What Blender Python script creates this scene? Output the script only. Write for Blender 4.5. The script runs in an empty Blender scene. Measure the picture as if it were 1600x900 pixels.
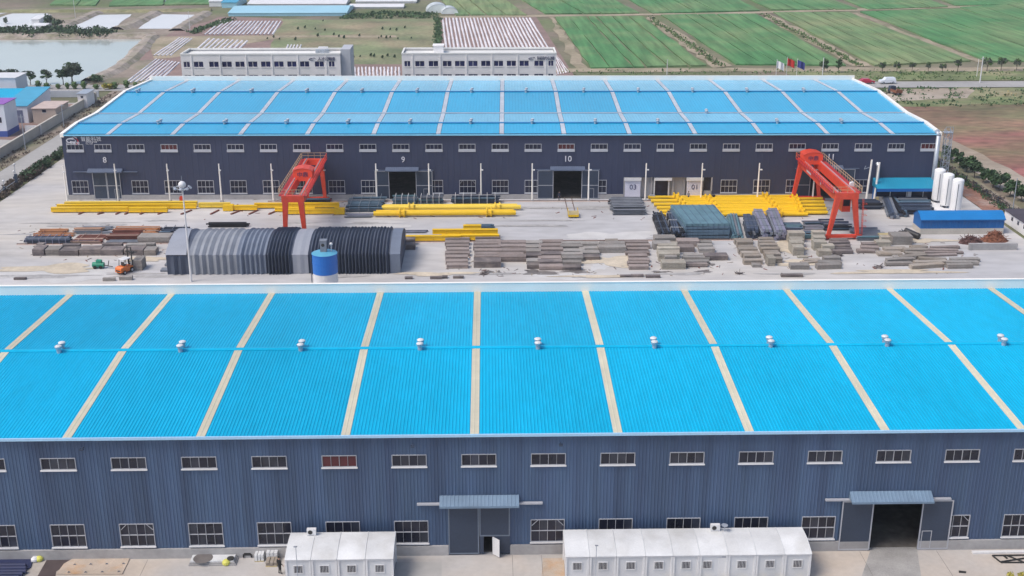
import bpy, math, random
from mathutils import Vector, Matrix
sc = bpy.context.scene
PI = math.pi
rnd = random.Random(11)

# ---------------------------------------------------------------- camera
CAM_H, PITCH, YAW, FOC = 57.788, math.radians(19.62591), math.radians(1.18065), 1859.66
cam_d = bpy.data.cameras.new('camera'); cam = bpy.data.objects.new('camera', cam_d)
sc.collection.objects.link(cam); sc.camera = cam
cam.location = (0, 0, CAM_H); cam.rotation_euler = (PI/2 - PITCH, 0, -YAW)
cam_d.sensor_width = 36; cam_d.lens = 36*FOC/1600
cam_d.clip_start = 1; cam_d.clip_end = 20000
# ---------------------------------------------------------------- daylight
SUN_EL, SUN_AZ = math.radians(55), math.radians(244)       # azimuth clockwise from +y : the sun stands to the left
world = bpy.data.worlds.new('World'); sc.world = world; world.use_nodes = True
wn = world.node_tree; wn.nodes.clear()
wo = wn.nodes.new('ShaderNodeOutputWorld'); wb = wn.nodes.new('ShaderNodeBackground'); ws = wn.nodes.new('ShaderNodeTexSky')
ws.sky_type = 'NISHITA'; ws.sun_disc = False; ws.sun_elevation = SUN_EL; ws.sun_rotation = SUN_AZ
ws.altitude = 50; ws.air_density = 1.0; ws.dust_density = 3.0; ws.ozone_density = 1.0
wb.inputs['Strength'].default_value = 0.15
wn.links.new(ws.outputs[0], wb.inputs[0]); wn.links.new(wb.outputs[0], wo.inputs[0])
sun_d = bpy.data.lights.new('sun', 'SUN'); sun = bpy.data.objects.new('sun', sun_d); sc.collection.objects.link(sun)
sun_d.energy = 1.9; sun_d.angle = math.radians(26); sun_d.color = (1, .93, .84)
sdir = Vector((math.sin(SUN_AZ)*math.cos(SUN_EL), math.cos(SUN_AZ)*math.cos(SUN_EL), math.sin(SUN_EL)))
sun.rotation_euler = sdir.to_track_quat('Z', 'Y').to_euler(); sun.location = (-60, -60, 120)
sc.view_settings.view_transform = 'Standard'; sc.view_settings.look = 'None'
sc.view_settings.exposure = 0.24; sc.view_settings.gamma = 1

# ---------------------------------------------------------------- helpers
CF = (math.sin(YAW)*math.cos(PITCH), math.cos(YAW)*math.cos(PITCH), -math.sin(PITCH))
CR = (math.cos(YAW), -math.sin(YAW), 0.0)
CD = (CF[1]*CR[2]-CF[2]*CR[1], CF[2]*CR[0]-CF[0]*CR[2], CF[0]*CR[1]-CF[1]*CR[0])
def ray(px, py):
    a, b = (px-800)/FOC, (py-450)/FOC
    return tuple(CR[i]*a+CD[i]*b+CF[i] for i in range(3))
def G(px, py, z=0.0):                      # survey: where the ground (height z) lies for a point read off the photograph
    d = ray(px, py); t = (z-CAM_H)/d[2]
    return (d[0]*t, d[1]*t)
def Z(px, py, Y):                          # survey: height of a point read off the photograph, at depth Y
    d = ray(px, py); return CAM_H + d[2]*Y/d[1]
def X(px, py, Y):
    d = ray(px, py); return d[0]*Y/d[1]

class MB:
    def __init__(s): s.v = []; s.f = []; s.m = []; s.mi = 0
    def face(s, *pts):
        k = len(s.v); s.v += [tuple(p) for p in pts]; s.f.append(tuple(range(k, k+len(pts)))); s.m.append(s.mi)
    def poly(s, vs, fs):
        k = len(s.v); s.v += [tuple(p) for p in vs]
        for f in fs: s.f.append(tuple(i+k for i in f)); s.m.append(s.mi)
    def box(s, x0, x1, y0, y1, z0, z1):
        s.poly([(x0,y0,z0),(x1,y0,z0),(x1,y1,z0),(x0,y1,z0),(x0,y0,z1),(x1,y0,z1),(x1,y1,z1),(x0,y1,z1)],
               [(0,3,2,1),(4,5,6,7),(0,1,5,4),(1,2,6,5),(2,3,7,6),(3,0,4,7)]); return s
    def bar(s, p, q, w, h=None, up=(0,0,1)):          # rectangular bar from p to q
        h = h or w; p = Vector(p); q = Vector(q); d = (q-p).normalized(); u = Vector(up)
        if abs(d.dot(u)) > .98: u = Vector((0,1,0))
        a = d.cross(u).normalized(); b = a.cross(d).normalized(); a *= w/2; b *= h/2
        s.poly([p-a-b,p+a-b,p+a+b,p-a+b,q-a-b,q+a-b,q+a+b,q-a+b],
               [(0,1,2,3),(7,6,5,4),(4,5,1,0),(5,6,2,1),(6,7,3,2),(7,4,0,3)]); return s
    def tube(s, p, q, r0, r1=None, n=8, caps=True):
        r1 = r0 if r1 is None else r1; p = Vector(p); q = Vector(q); d = (q-p).normalized(); u = Vector((0,0,1))
        if abs(d.dot(u)) > .98: u = Vector((0,1,0))
        a = d.cross(u).normalized(); b = a.cross(d).normalized(); vs = []
        for c, r in ((p, r0), (q, r1)):
            for i in range(n):
                t = 2*PI*i/n; vs.append(c+a*math.cos(t)*r+b*math.sin(t)*r)
        fs = [(i, i+n, (i+1) % n+n, (i+1) % n) for i in range(n)]
        if caps: fs += [tuple(range(n)), tuple(range(2*n-1, n-1, -1))]
        s.poly(vs, fs); return s
    def lathe(s, c, prof, n=16):                      # prof: (radius, height) pairs
        vs = []; fs = []
        for r, z in prof:
            for i in range(n):
                t = 2*PI*i/n; vs.append((c[0]+r*math.cos(t), c[1]+r*math.sin(t), c[2]+z))
        for k in range(len(prof)-1):
            for i in range(n):
                j = (i+1) % n; fs.append((k*n+i, k*n+j, (k+1)*n+j, (k+1)*n+i))
        fs.append(tuple(range(n-1, -1, -1))); k = (len(prof)-1)*n; fs.append(tuple(range(k, k+n)))
        s.poly(vs, fs); return s
    def prism(s, pts, z0, z1):                        # pts counter-clockwise seen from above
        n = len(pts); vs = [(x, y, z0) for x, y in pts]+[(x, y, z1) for x, y in pts]
        s.poly(vs, [tuple(range(n-1, -1, -1)), tuple(range(n, 2*n))]+[(i, (i+1) % n, (i+1) % n+n, i+n) for i in range(n)]); return s
    def extx(s, prof, x0, x1, caps=True):             # (y,z) outline swept along x
        n = len(prof); vs = [(x0, y, z) for y, z in prof]+[(x1, y, z) for y, z in prof]
        fs = [(i, (i+1) % n, (i+1) % n+n, i+n) for i in range(n)]
        if caps: fs += [tuple(range(n-1, -1, -1)), tuple(range(n, 2*n))]
        s.poly(vs, fs); return s
    def build(s, name, m, parent=None, loc=None, smooth=False, rz=None):
        me = bpy.data.meshes.new(name); me.from_pydata(s.v, [], s.f)
        ms = m if isinstance(m, (list, tuple)) else [m]
        for x in ms: me.materials.append(x)
        if len(ms) > 1: me.polygons.foreach_set('material_index', s.m)
        if smooth:
            me.polygons.foreach_set('use_smooth', [True]*len(me.polygons))
        me.update(); o = bpy.data.objects.new(name, me); sc.collection.objects.link(o)
        if parent: o.parent = parent
        if loc is not None: o.location = loc
        if rz is not None: o.rotation_euler = (0, 0, rz)
        return o

def tag(o, label=None, cat=None, group=None, kind=None):
    if label: o['label'] = label
    if cat: o['category'] = cat
    if group: o['group'] = group
    if kind: o['kind'] = kind
    return o
def thing(name, label, cat, loc=(0,0,0), rz=0, group=None):
    o = bpy.data.objects.new(name, None); sc.collection.objects.link(o); o.empty_display_size = .2
    o.location = loc; o.rotation_euler = (0, 0, rz); return tag(o, label, cat, group)
def struct(name, mb, m): return tag(mb.build(name, m), kind='structure')
def inst(o, parent=None, loc=None, rz=None, name=None):
    c = o.copy(); sc.collection.objects.link(c)
    if parent: c.parent = parent
    if loc is not None: c.location = loc
    if rz is not None: c.rotation_euler = (0, 0, rz)
    return c
def dup(root, loc=None, rz=None, label=None, parent=None):
    c = root.copy(); sc.collection.objects.link(c)
    if parent: c.parent = parent
    if loc is not None: c.location = loc
    if rz is not None: c.rotation_euler = (0, 0, rz)
    if label: c['label'] = label
    for ch in list(root.children): dup(ch, parent=c)
    return c

def mat(name, col, rough=.6, metal=0., var=.12, scale=.6, bump=0., bscale=8., stretch=(1,1,1), col2=None, thr=None, spec=.5, coat=0., fine=.06, fscale=7., soft=.12, rv=.05):
    m = bpy.data.materials.new(name); m.use_nodes = True; t = m.node_tree; N = t.nodes; L = t.links
    b = N['Principled BSDF']; b.inputs['Roughness'].default_value = rough; b.inputs['Metallic'].default_value = metal
    b.inputs['Specular IOR Level'].default_value = spec; b.inputs['Coat Weight'].default_value = coat; b.inputs['Coat Roughness'].default_value = .25
    tc = N.new('ShaderNodeTexCoord'); mp = N.new('ShaderNodeMapping'); mp.inputs['Scale'].default_value = stretch
    oi = N.new('ShaderNodeObjectInfo'); ad = N.new('ShaderNodeVectorMath'); sm = N.new('ShaderNodeVectorMath'); sm.operation = 'SCALE'
    L.new(oi.outputs['Location'], sm.inputs[0]); sm.inputs['Scale'].default_value = 1.37
    L.new(tc.outputs['Object'], ad.inputs[0]); L.new(sm.outputs[0], ad.inputs[1]); L.new(ad.outputs[0], mp.inputs[0])
    n = N.new('ShaderNodeTexNoise'); n.inputs['Scale'].default_value = scale; n.inputs['Detail'].default_value = 5; L.new(mp.outputs[0], n.inputs['Vector'])
    f = N.new('ShaderNodeTexNoise'); f.inputs['Scale'].default_value = fscale; f.inputs['Detail'].default_value = 3; L.new(mp.outputs[0], f.inputs['Vector'])
    def mul(x, k):          # 1 + (x-.5)*2*k*2
        q = N.new('ShaderNodeMapRange'); q.inputs['From Min'].default_value = .25; q.inputs['From Max'].default_value = .75
        q.inputs['To Min'].default_value = 1-k; q.inputs['To Max'].default_value = 1+k; L.new(x, q.inputs['Value']); return q.outputs[0]
    p = N.new('ShaderNodeMath'); p.operation = 'MULTIPLY'; L.new(mul(n.outputs['Fac'], var), p.inputs[0]); L.new(mul(f.outputs['Fac'], fine), p.inputs[1])
    rr = N.new('ShaderNodeMapRange'); rr.inputs['To Min'].default_value = 1-rv; rr.inputs['To Max'].default_value = 1+rv; L.new(oi.outputs['Random'], rr.inputs['Value'])
    p2 = N.new('ShaderNodeMath'); p2.operation = 'MULTIPLY'; L.new(p.outputs[0], p2.inputs[0]); L.new(rr.outputs[0], p2.inputs[1]); p = p2
    base = N.new('ShaderNodeRGB'); base.outputs[0].default_value = (*col, 1); src = base.outputs[0]
    if col2:
        n2 = N.new('ShaderNodeTexNoise'); n2.inputs['Scale'].default_value = scale*.8; n2.inputs['Detail'].default_value = 6
        of = N.new('ShaderNodeVectorMath'); of.inputs[1].default_value = (31.7, 12.3, 5.1); L.new(mp.outputs[0], of.inputs[0]); L.new(of.outputs[0], n2.inputs['Vector'])
        r = N.new('ShaderNodeMapRange'); th = .55 if thr is None else thr
        r.inputs['From Min'].default_value = th-soft; r.inputs['From Max'].default_value = th+soft; L.new(n2.outputs['Fac'], r.inputs['Value'])
        mx = N.new('ShaderNodeMix'); mx.data_type = 'RGBA'; L.new(r.outputs[0], mx.inputs[0]); L.new(src, mx.inputs[6]); mx.inputs[7].default_value = (*col2, 1); src = mx.outputs[2]
    vm = N.new('ShaderNodeVectorMath'); vm.operation = 'SCALE'; L.new(src, vm.inputs[0]); L.new(p.outputs[0], vm.inputs['Scale'])
    L.new(vm.outputs[0], b.inputs['Base Color'])
    if bump:
        bn = N.new('ShaderNodeTexNoise'); bn.inputs['Scale'].default_value = bscale; bn.inputs['Detail'].default_value = 4; L.new(mp.outputs[0], bn.inputs['Vector'])
        bp = N.new('ShaderNodeBump'); bp.inputs['Strength'].default_value = bump; bp.inputs['Distance'].default_value = .1; L.new(bn.outputs['Fac'], bp.inputs['Height']); L.new(bp.outputs[0], b.inputs['Normal'])
    return m

M = {}
M['concrete'] = mat('yard_concrete', (.455,.45,.46), .9, var=.22, scale=.06, col2=(.50,.465,.42), thr=.54, bump=.15, bscale=1.5, fine=.12, fscale=.55, stretch=(.4,1,1))
M['apron'] = mat('apron_concrete', (.455,.435,.42), .9, var=.22, scale=.12, col2=(.47,.405,.345), thr=.56, bump=.1, bscale=2, fine=.06, fscale=2)
M['earth'] = mat('bare_earth', (.20,.16,.12), .95, var=.3, scale=.03, col2=(.12,.15,.06), thr=.5, bump=.4, bscale=.6, fine=.2, fscale=.5)
M['roof_blue'] = mat('blue_roof_paint', (.001,.385,.63), .42, var=.12, scale=.10, spec=.12, fine=.06, fscale=1.5, stretch=(1,.25,1))
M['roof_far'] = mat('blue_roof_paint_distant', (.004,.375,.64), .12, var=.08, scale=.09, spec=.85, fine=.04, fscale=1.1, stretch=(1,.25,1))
M['roof_glare'] = mat('glare_blue_roof_paint', (.13,.47,.70), .2, var=.10, scale=.09, spec=.7, fine=.06, fscale=1.1, stretch=(1,.25,1))  # sky glare painted as a paler blue, for far hall slopes facing away
M['fibre'] = mat('beige_fibreglass', (.55,.515,.40), .55, rv=.1, var=.10, scale=.2, fine=.05, fscale=1, spec=.2)
M['fibre_far'] = mat('pale_fibreglass', (.48,.52,.58), .45, var=.14, scale=.25, fine=.08, fscale=2)
M['white'] = mat('white_paint', (.70,.70,.71), .5, var=.06, scale=.4, fine=.04)
M['white_trim'] = mat('white_trim_sheet', (.90,.86,.80), .5, var=.05, scale=.3, fine=.03)
M['navy'] = mat('navy_wall_sheet', (.050,.083,.158), .5, var=.28, scale=.45, stretch=(1.6,1,.09), col2=(.075,.130,.225), thr=.58, soft=.22, fscale=1.6)
M['navy_far'] = mat('navy_wall_sheet_distant', (.036,.046,.094), .5, var=.12, scale=.12, stretch=(1,1,.5), fine=.04, fscale=1)
M['door'] = mat('dark_door_sheet', (.034,.050,.085), .5, var=.15, scale=.4, fine=.08)
M['door_edge'] = mat('dull_door_edge', (.15,.18,.23), .5)
M['plinth'] = mat('plinth_render', (.36,.35,.35), .9, var=.18, scale=.3, bump=.1, fine=.1, fscale=2)
M['glass'] = mat('window_glass', (.012,.014,.028), .12, var=.4, scale=.3, spec=.5, fine=.2, fscale=1.2)
M['glass_mid'] = mat('window_glass_sliding', (.034,.038,.055), .16, var=.5, scale=.3, spec=.5, fine=.2, fscale=1.2)
M['glass_red'] = mat('window_glass_red', (.09,.015,.02), .12, var=.3, scale=.4, spec=.5)
M['glass_far'] = mat('distant_window_glass', (.02,.024,.05), .2, var=.5, scale=.3, spec=.4, fine=.35, fscale=1.)
M['alu'] = mat('aluminium_frame', (.42,.43,.47), .45, var=.06)
M['sill_white'] = mat('dull_white_paint', (.60,.62,.64), .5, var=.1)
M['sill_grey'] = mat('grey_sill_paint', (.46,.48,.53), .6, var=.08)
M['galv'] = mat('galvanised_metal', (.42,.46,.52), .42, metal=.35, var=.12, scale=1.)
M['awning'] = mat('pale_blue_awning', (.16,.235,.33), .5, var=.15, scale=.5)
M['dark'] = mat('dark_interior', (.02,.02,.022), .95)
M['floor'] = mat('workshop_floor', (.11,.10,.09), .8, var=.4, scale=.3, fine=.3, fscale=1.5)
M['sign_white'] = mat('sign_white', (.74,.74,.80), .5, var=.02)
M['sign_dark'] = mat('sign_dark', (.035,.04,.12), .5, var=.02)
M['sign_red'] = mat('sign_red', (.45,.02,.05), .5, var=.02)

def text(name, body, size, m, parent, loc, rot, depth=.04, align='CENTER'):
    c = bpy.data.curves.new(name, 'FONT'); c.body = body; c.size = size; c.extrude = depth; c.align_x = align; c.align_y = 'CENTER'; c.resolution_u = 2
    o = bpy.data.objects.new('tmp', c); sc.collection.objects.link(o); bpy.context.view_layer.update()
    me = bpy.data.meshes.new_from_object(o.evaluated_get(bpy.context.evaluated_depsgraph_get())); bpy.data.objects.remove(o)
    me.materials.clear(); me.materials.append(m); q = bpy.data.objects.new(name, me); sc.collection.objects.link(q)
    q.parent = parent; q.location = loc; q.rotation_euler = rot; return q

# ---------------------------------------------------------------- big halls
def ribbed(x0, x1, pitch, top, rise, edges=()):
    """breakpoints (x, proud) of a trapezoid sheet"""
    out = []; x = x0; sl = rise*.9
    while x < x1-1e-6:
        for dx, p in ((0, 0), (pitch-top-2*sl, 0), (pitch-top-sl, rise), (pitch-sl, rise)):
            if x+dx < x1: out.append((x+dx, p))
        x += pitch
    out.append((x1, 0))
    for e in edges:
        if x0 < e < x1:
            for i in range(len(out)-1):
                a, b = out[i], out[i+1]
                if a[0]+1e-4 < e < b[0]-1e-4:
                    t = (e-a[0])/(b[0]-a[0]); out.insert(i+1, (e, a[1]+(b[1]-a[1])*t)); break
    return out
def wall_sheet(mb, x0, x1, z0, z1, holes, pitch, rise, y=0.):
    pts = ribbed(x0, x1, pitch, pitch*.22, rise, [e for h in holes for e in h[:2]])
    for (xa, pa), (xb, pb) in zip(pts, pts[1:]):
        xm = (xa+xb)/2; zs = z0
        for h in sorted([h for h in holes if h[0] < xm < h[1]], key=lambda h: h[2])+[(0, 0, z1, z1)]:
            if h[2] > zs+1e-4: mb.face((xa, y-pa, zs), (xb, y-pb, zs), (xb, y-pb, h[2]), (xa, y-pa, h[2]))
            zs = max(zs, h[3])
def slope_sheet(mb, x0, x1, ya, za, yb, zb, pitch, rise, lift=0.):
    pts = ribbed(x0, x1, pitch, pitch*.2, rise)
    for (xa, pa), (xb, pb) in zip(pts, pts[1:]):
        mb.face((xa, ya, za+pa+lift), (xb, ya, za+pb+lift), (xb, yb, zb+pb+lift), (xa, yb, zb+pa+lift))
_wcache = {}
def window(parent, xc, z0, z1, w, y, rows, sillh, fine, glass, bays=4, fw=.055, diag=False, half=None):
    """frame (> panes, sill); local x across, y into the wall"""
    key = (round(z1-z0, 2), w, rows, sillh, fine, bays, fw, diag)
    H = z1-z0
    if key not in _wcache:
        f = MB()
        f.box(-w/2, w/2, -.05, .16, 0, fw); f.box(-w/2, w/2, -.05, .16, H-fw, H)
        f.box(-w/2, -w/2+fw, -.05, .16, fw, H-fw); f.box(w/2-fw, w/2, -.05, .16, fw, H-fw)
        bw = (w-2*fw)/bays; zs = [fw]+([H*.5 if rows == 2 else None] if rows == 2 else [])
        if rows == 2: f.box(-w/2+fw, w/2-fw, -.03, .12, H*.5-fw*.5, H*.5+fw*.5)
        for i in range(1, bays):
            x = -w/2+fw+bw*i; t = fw*(.7 if i == bays/2 else .36)
            for r in range(rows):
                a = fw if r == 0 else H*.5+fw*.5; b = (H-fw) if r == rows-1 else H*.5-fw*.5
                f.box(x-t/2, x+t/2, -.028, .11, a, b)
        if diag:
            f.bar((-w/2+.1, .02, H*.72), (-w/2+.62, .02, H-.1), .05); f.bar((w/2-.1, .02, H*.72), (w/2-.62, .02, H-.1), .05)
        s = MB(); s.box(-w/2-.06, w/2+.06, -.16, -.052, -sillh+.03, .03)
        p = MB(); ph = (H-2*fw)/rows
        if fine: p.box(-bw/2+.02, bw/2-.02, .05, .07, .02, ph-.02)
        else: p.box(-w/2+fw*.5, w/2-fw*.5, .05, .07, fw*.5, H-fw*.5)
        _wcache[key] = (f, s, p, bw, ph, {})
    f, s, p, bw, ph, proto = _wcache[key]
    if 'f' not in proto:
        o = f.build('window', M['alu'], parent); s_ = s.build('sill', M['white'] if fine else M['sill_grey'], o); proto['f'] = o; proto['s'] = s_
    else:
        o = inst(proto['f'], parent); s_ = inst(proto['s'], o)
    o.location = (xc, y, z0)
    if fine:
        for r in range(rows):
            for i in range(bays):
                loc = (-w/2+fw+bw*(i+.5), .012*(i % 2), fw+ph*r); gm = M['glass_mid'] if glass is M['glass'] and rnd.random() < (.6 if i % 2 else .15) else glass; k = 'p'+gm.name
                if k not in proto: q = proto[k] = p.build('pane', gm, o)
                else: q = inst(proto[k], o)
                q.location = loc; q.rotation_euler = (0, 0, rnd.uniform(-.02, .02))
    else:
        k = 'p'+glass.name
        if k not in proto: proto[k] = p.build('glazing', glass, o)
        else: inst(proto[k], o)
    return o
def leaf_door(parent, x0, x1, z0, z1, y, wicket=None, mid=None, fm=None):
    d = MB(); d.box(x0, x1, y, y+.07, z0, z1); o = d.build('door_leaf', M['door'], parent)
    f = MB(); t = .11
    for a, b in ((x0, x0+t), (x1-t, x1)): f.box(a, b, y-.04, y-.002, z0, z1)
    f.box(x0+t, x1-t, y-.04, y-.002, z1-t, z1); f.box(x0+t, x1-t, y-.04, y-.002, z0, z0+t)
    if mid: f.box(x0+t, x1-t, y-.04, y-.002, mid, mid+t)
    if wicket:
        a, b, h = wicket; f.box(a, a+.06, y-.042, y-.002, z0+t, h); f.box(b-.06, b, y-.042, y-.002, z0+t, h); f.box(a+.06, b-.06, y-.042, y-.002, h-.06, h)
    f.build('door_frame', fm or M['alu'], o); return o
def awning(parent, x0, x1, ztop, drop, depth, y, m):
    a = MB(); pts = ribbed(x0, x1, .33, .08, .03)
    for (xa, pa), (xb, pb) in zip(pts, pts[1:]):
        a.face((xa, y-depth, ztop-drop+pa), (xb, y-depth, ztop-drop+pb), (xb, y-.06, ztop+pb), (xa, y-.06, ztop+pa))
    a.box(x0, x1, y-depth-.04, y-depth, ztop-drop-.16, ztop-drop+.035)
    a.face((x0, y-.06, ztop-drop-.1), (x0, y-depth, ztop-drop-.1), (x0, y-depth, ztop-drop), (x0, y-.06, ztop))
    a.face((x1, y-depth, ztop-drop-.1), (x1, y-.06, ztop-drop-.1), (x1, y-.06, ztop), (x1, y-depth, ztop-drop))
    return a.build('awning', m, parent)

# ---- the near hall -------------------------------------------------------------
NY, ND, NH = 91.74, 35.43, 12.0
NX0, NX1 = -84., 84.
near = thing('near_hall', 'long blue roofed navy hall filling the lower half, nearest building', 'factory hall', (0, NY, 0))
holes = []; NWX = [-36.97+6*i for i in range(-8, 21)]
for i, x in enumerate(NWX):
    k = i-8; holes.append((x-1.5, x+1.5, 8.79, 9.93))
    if k not in (6, 12): holes.append((x-1.5, x+1.5, 1.18, 3.45))
D1, D2 = (-3.71, 1.71), (33.7, 38.1)
holes += [(D1[0], D1[1], .0, 5.1), (D2[0], D2[1], .0, 5.1)]
w = MB(); wall_sheet(w, NX0, NX1, .92, NH, holes, .3, .035)
w.build('wall_cladding', M['navy'], near)
w = MB(); w.face((NX0, 0, 0), (NX0, ND, 0), (NX0, ND, NH), (NX0, 0, NH)); w.face((NX1, 0, 0), (NX1, 0, NH), (NX1, ND, NH), (NX1, ND, 0))
w.face((NX0, ND, 0), (NX1, ND, 0), (NX1, ND, NH), (NX0, ND, NH)); w.build('rear_walls', M['navy'], near)
w = MB(); xs = [NX0, D1[0]-.02, D1[1]+.02, D2[0]-.02, D2[1]+.02, NX1]
for a, b in ((xs[0], xs[1]), (xs[2], xs[3]), (xs[4], xs[5])): w = MB(); w.box(a, b, -.22, .1, -.05, .95); w.build('plinth', M['plinth'], near)
w = MB(); w.box(NX0+.2, NX1-.2, .3, ND-.3, -.1, .03); w.build('floor_slab', M['floor'], near)
for i, x in enumerate(NWX):
    k = i-8
    window(near, x, 8.79, 9.93, 3.0, -.03, 1, .11, True, M['glass_red'] if k == 5-1 else M['glass'])
    if k in (6, 12): continue
    window(near, x, 1.18, 3.45, 3.0, -.03, 2, .11, True, M['glass'], diag=k in (1, 7, 13))
NST = [-82.2, -70.6, -59.0, -47.2, -35.82, -24.55, -12.28, -1.3, 10.94, 22.23, 33.92, 45.73, 57.4, 69., 80.6]
RY, RZ = 16.77, 12.9
eb = [NX0]+[e for s_ in NST for e in (s_-.375, s_+.375)]+[NX1]
for i in range(0, len(eb), 2):
    for ya, za, yb, zb in ((-.35, NH-.02, RY, RZ), (RY, RZ, ND-.1, NH)):
        p = MB(); slope_sheet(p, eb[i], eb[i+1], ya, za, yb, zb, .3, .045); p.build('roof_panel', M['roof_blue'], near)
for s_ in NST:
    for ya, za, yb, zb in ((-.36, NH-.02, RY, RZ), (RY, RZ, ND-.1, NH)):
        p = MB(); slope_sheet(p, s_-.39, s_+.39, ya, za, yb, zb, .39, .02, .03); p.build('skylight_strip', M['fibre'], near)
p = MB(); p.poly([(NX0, RY-.32, RZ+.055), (NX1, RY-.32, RZ+.055), (NX0, RY, RZ+.13), (NX1, RY, RZ+.13), (NX0, RY+.32, RZ+.055), (NX1, RY+.32, RZ+.055), (NX0, RY-.32, RZ+.0), (NX1, RY-.32, RZ+.0)], [(0,1,3,2),(2,3,5,4),(6,7,1,0)])
p.build('ridge_cap', M['roof_blue'], near)
p = MB(); p.box(NX0, NX1, -.50, -.36, NH-.22, NH+.02); p.build('eave_gutter', mat('pale_eave_trim', (.36,.58,.78), .4, var=.05), near)
p = MB(); p.box(NX0, NX1, ND-.08, ND+.2, NH-.6, 13.06); p.box(NX0, NX1, ND-.14, ND+.26, 13.065, 13.12); p.build('parapet', M['white_trim'], near)
vp = None
for x in (-65.4, -53.6, -41.93, -30.16, -18.45, -6.8, 4.78, 16.24, 27.75, 39.3, 50.9, 62.5, 74.2):
    for dy, dx in ((-.45, .0), (.50, .02)):
        loc = (x+dx, RY+dy, RZ-.03)
        if vp is None:
            m_ = MB(); m_.lathe((0,0,0), [(.22,0),(.22,.42),(.30,.43),(.34,.62),(.30,.64)], 12); vp = m_.build('roof_ventilator', M['galv'], near)
            c = MB(); c.lathe((0,0,0), [(.35,.64),(.36,.68),(.27,.76),(.10,.80)], 14); c.build('cap', M['sill_white'], vp, smooth=True); vp.location = loc
        else: dup(vp, loc, parent=near)
# closed sliding door with the open wicket
leaf_door(near, -3.71, -1.02, .12, 5.05, -.16, fm=M['door_edge']); o = leaf_door(near, -.98, 1.71, 1.9, 5.05, -.16, fm=M['door_edge'])
w = MB(); w.box(-.98, -.62, -.16, -.09, .12, 1.9); w.box(.14, 1.71, -.16, -.09, .12, 1.9); w.build('door_leaf', M['door'], near)
w = MB(); w.poly([(.16,-.17,.1),(.75,-.75,.1),(.79,-.71,.1),(.2,-.13,.1),(.16,-.17,1.82),(.75,-.75,1.82),(.79,-.71,1.82),(.2,-.13,1.82)], [(0,3,2,1),(4,5,6,7),(0,1,5,4),(1,2,6,5),(2,3,7,6),(3,0,4,7)])
w.build('wicket_door', M['white'], near, ).__setitem__('label', 'white wicket door standing open')
for a, b, c, d in ((-4.42, 2.5, -6.4, 4.55), (31.5, 38.7, 29.4, 40.5)):
    awning(near, a, b, 5.95, .55, 1.05, -.03, M['awning'])
    w = MB(); w.box(c, a-.01, -.34, -.06, 5.12, 5.26); w.box(b+.01, d, -.34, -.06, 5.12, 5.26); w.box(a, b, -.3, -.06, 5.1, 5.24); w.build('door_rail', M['alu'], near)
leaf_door(near, 30.95, 33.75, .12, 5.05, -.2); leaf_door(near, 38.05, 40.8, .12, 5.05, -.2, wicket=(38.3, 39.2, 2.0))
# small lamps on the upper wall
for x in (-34.6, -6.6, 6.05, 46.6):
    w = MB(); w.bar((0,0,0), (0,-.5,.1), .07); w.box(-.16, .16, -.75, -.45, .02, .16); w.build('wall_lamp', M['door'], near, (x, -.04, 10.95))

# ---- the far hall ---------------------------------------------------------------
FA = -.0154; FL, FH = 158.03, 12.0
far = thing('far_hall', 'long navy hall with twin blue roofs across the yard, doors numbered 8 to 11', 'factory hall', (-76.508, 211.835, 0), FA)
FD = 56.5
FWX = [2.25]+[7.22+5.958*k for k in range(26)]
LOW = [1,2,3,4,5,6,7,8,10,11,12,13,15,19,20,21,23]
doors = [(4.72, 9.75, 5.25), (58.55, 63.35, 5.45), (88.4, 93.5, 5.55), (135.2, 140.3, 5.7)]
holes = [(x-1.5, x+1.5, 9.2, 10.25) for x in FWX]
lowx = [2.3]+[7.22+5.958*k for k in LOW]
holes += [(x-1.5, x+1.5, 1.12, 3.55) for x in lowx]
holes += [(a, b, 0, h) for a, b, h in doors]
holes += [(101.2, 117.4, 0, 4.0)]
w = MB(); wall_sheet(w, 0, FL, .82, FH+.15, holes, 1.1, .02); w.build('wall_cladding', M['navy_far'], far)
w = MB(); w.face((0, 0, 0), (0, FD+.3, 0), (0, FD+.3, FH), (0, 0, FH)); w.face((FL, 0, 0), (FL, 0, FH), (FL, FD+.3, FH), (FL, FD+.3, 0))
w.face((0, FD+.3, 0), (FL, FD+.3, 0), (FL, FD+.3, FH), (0, FD+.3, FH)); w.build('rear_walls', M['navy_far'], far)
w = MB(); xs = [-.1]+[e for a, b, h in doors[:2] for e in (a, b)]+[doors[2][0], doors[2][1], 101.2, 117.4, doors[3][0], doors[3][1], FL+.1]
for i in range(0, len(xs), 2): w = MB(); w.box(xs[i], xs[i+1], -.2, .1, -.05, .85); w.build('plinth', M['plinth'], far)
w = MB(); w.box(.2, FL-.2, .3, FD, -.1, .03); w.build('floor_slab', M['floor'], far)
for i, x in enumerate(FWX): window(far, x, 9.2, 10.25, 3.0, -.03, 1, .42, False, M['glass_red'] if i in (3, 15, 26) else M['glass_far'], fw=.1)
for x in lowx: window(far, x, 1.12, 3.55, 3.0, -.03, 2, .16, False, M['glass_far'], fw=.09, diag=x in (7.22+5.958*11,))
FST = [8.35, 19.95, 32.1, 44.1, 56.0, 67.6, 79.0, 90.2, 102.0, 113.8, 125.6, 137.6, 149.3]
prof = [(-.3, 12.02), (8.0, 12.38), (19.0, 12.0), (37.6, 12.85), (FD-.05, 12.0)]
eb = [.55]+[e for s_ in FST for e in (s_-.45, s_+.45)]+[FL-.55]
for i in range(0, len(eb), 2):
    for k in range(4):
        p = MB(); slope_sheet(p, eb[i], eb[i+1], *prof[k], *prof[k+1], .6, .022); p.build('roof_panel', M['roof_glare' if k in (1, 3) else 'roof_far'], far)
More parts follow.
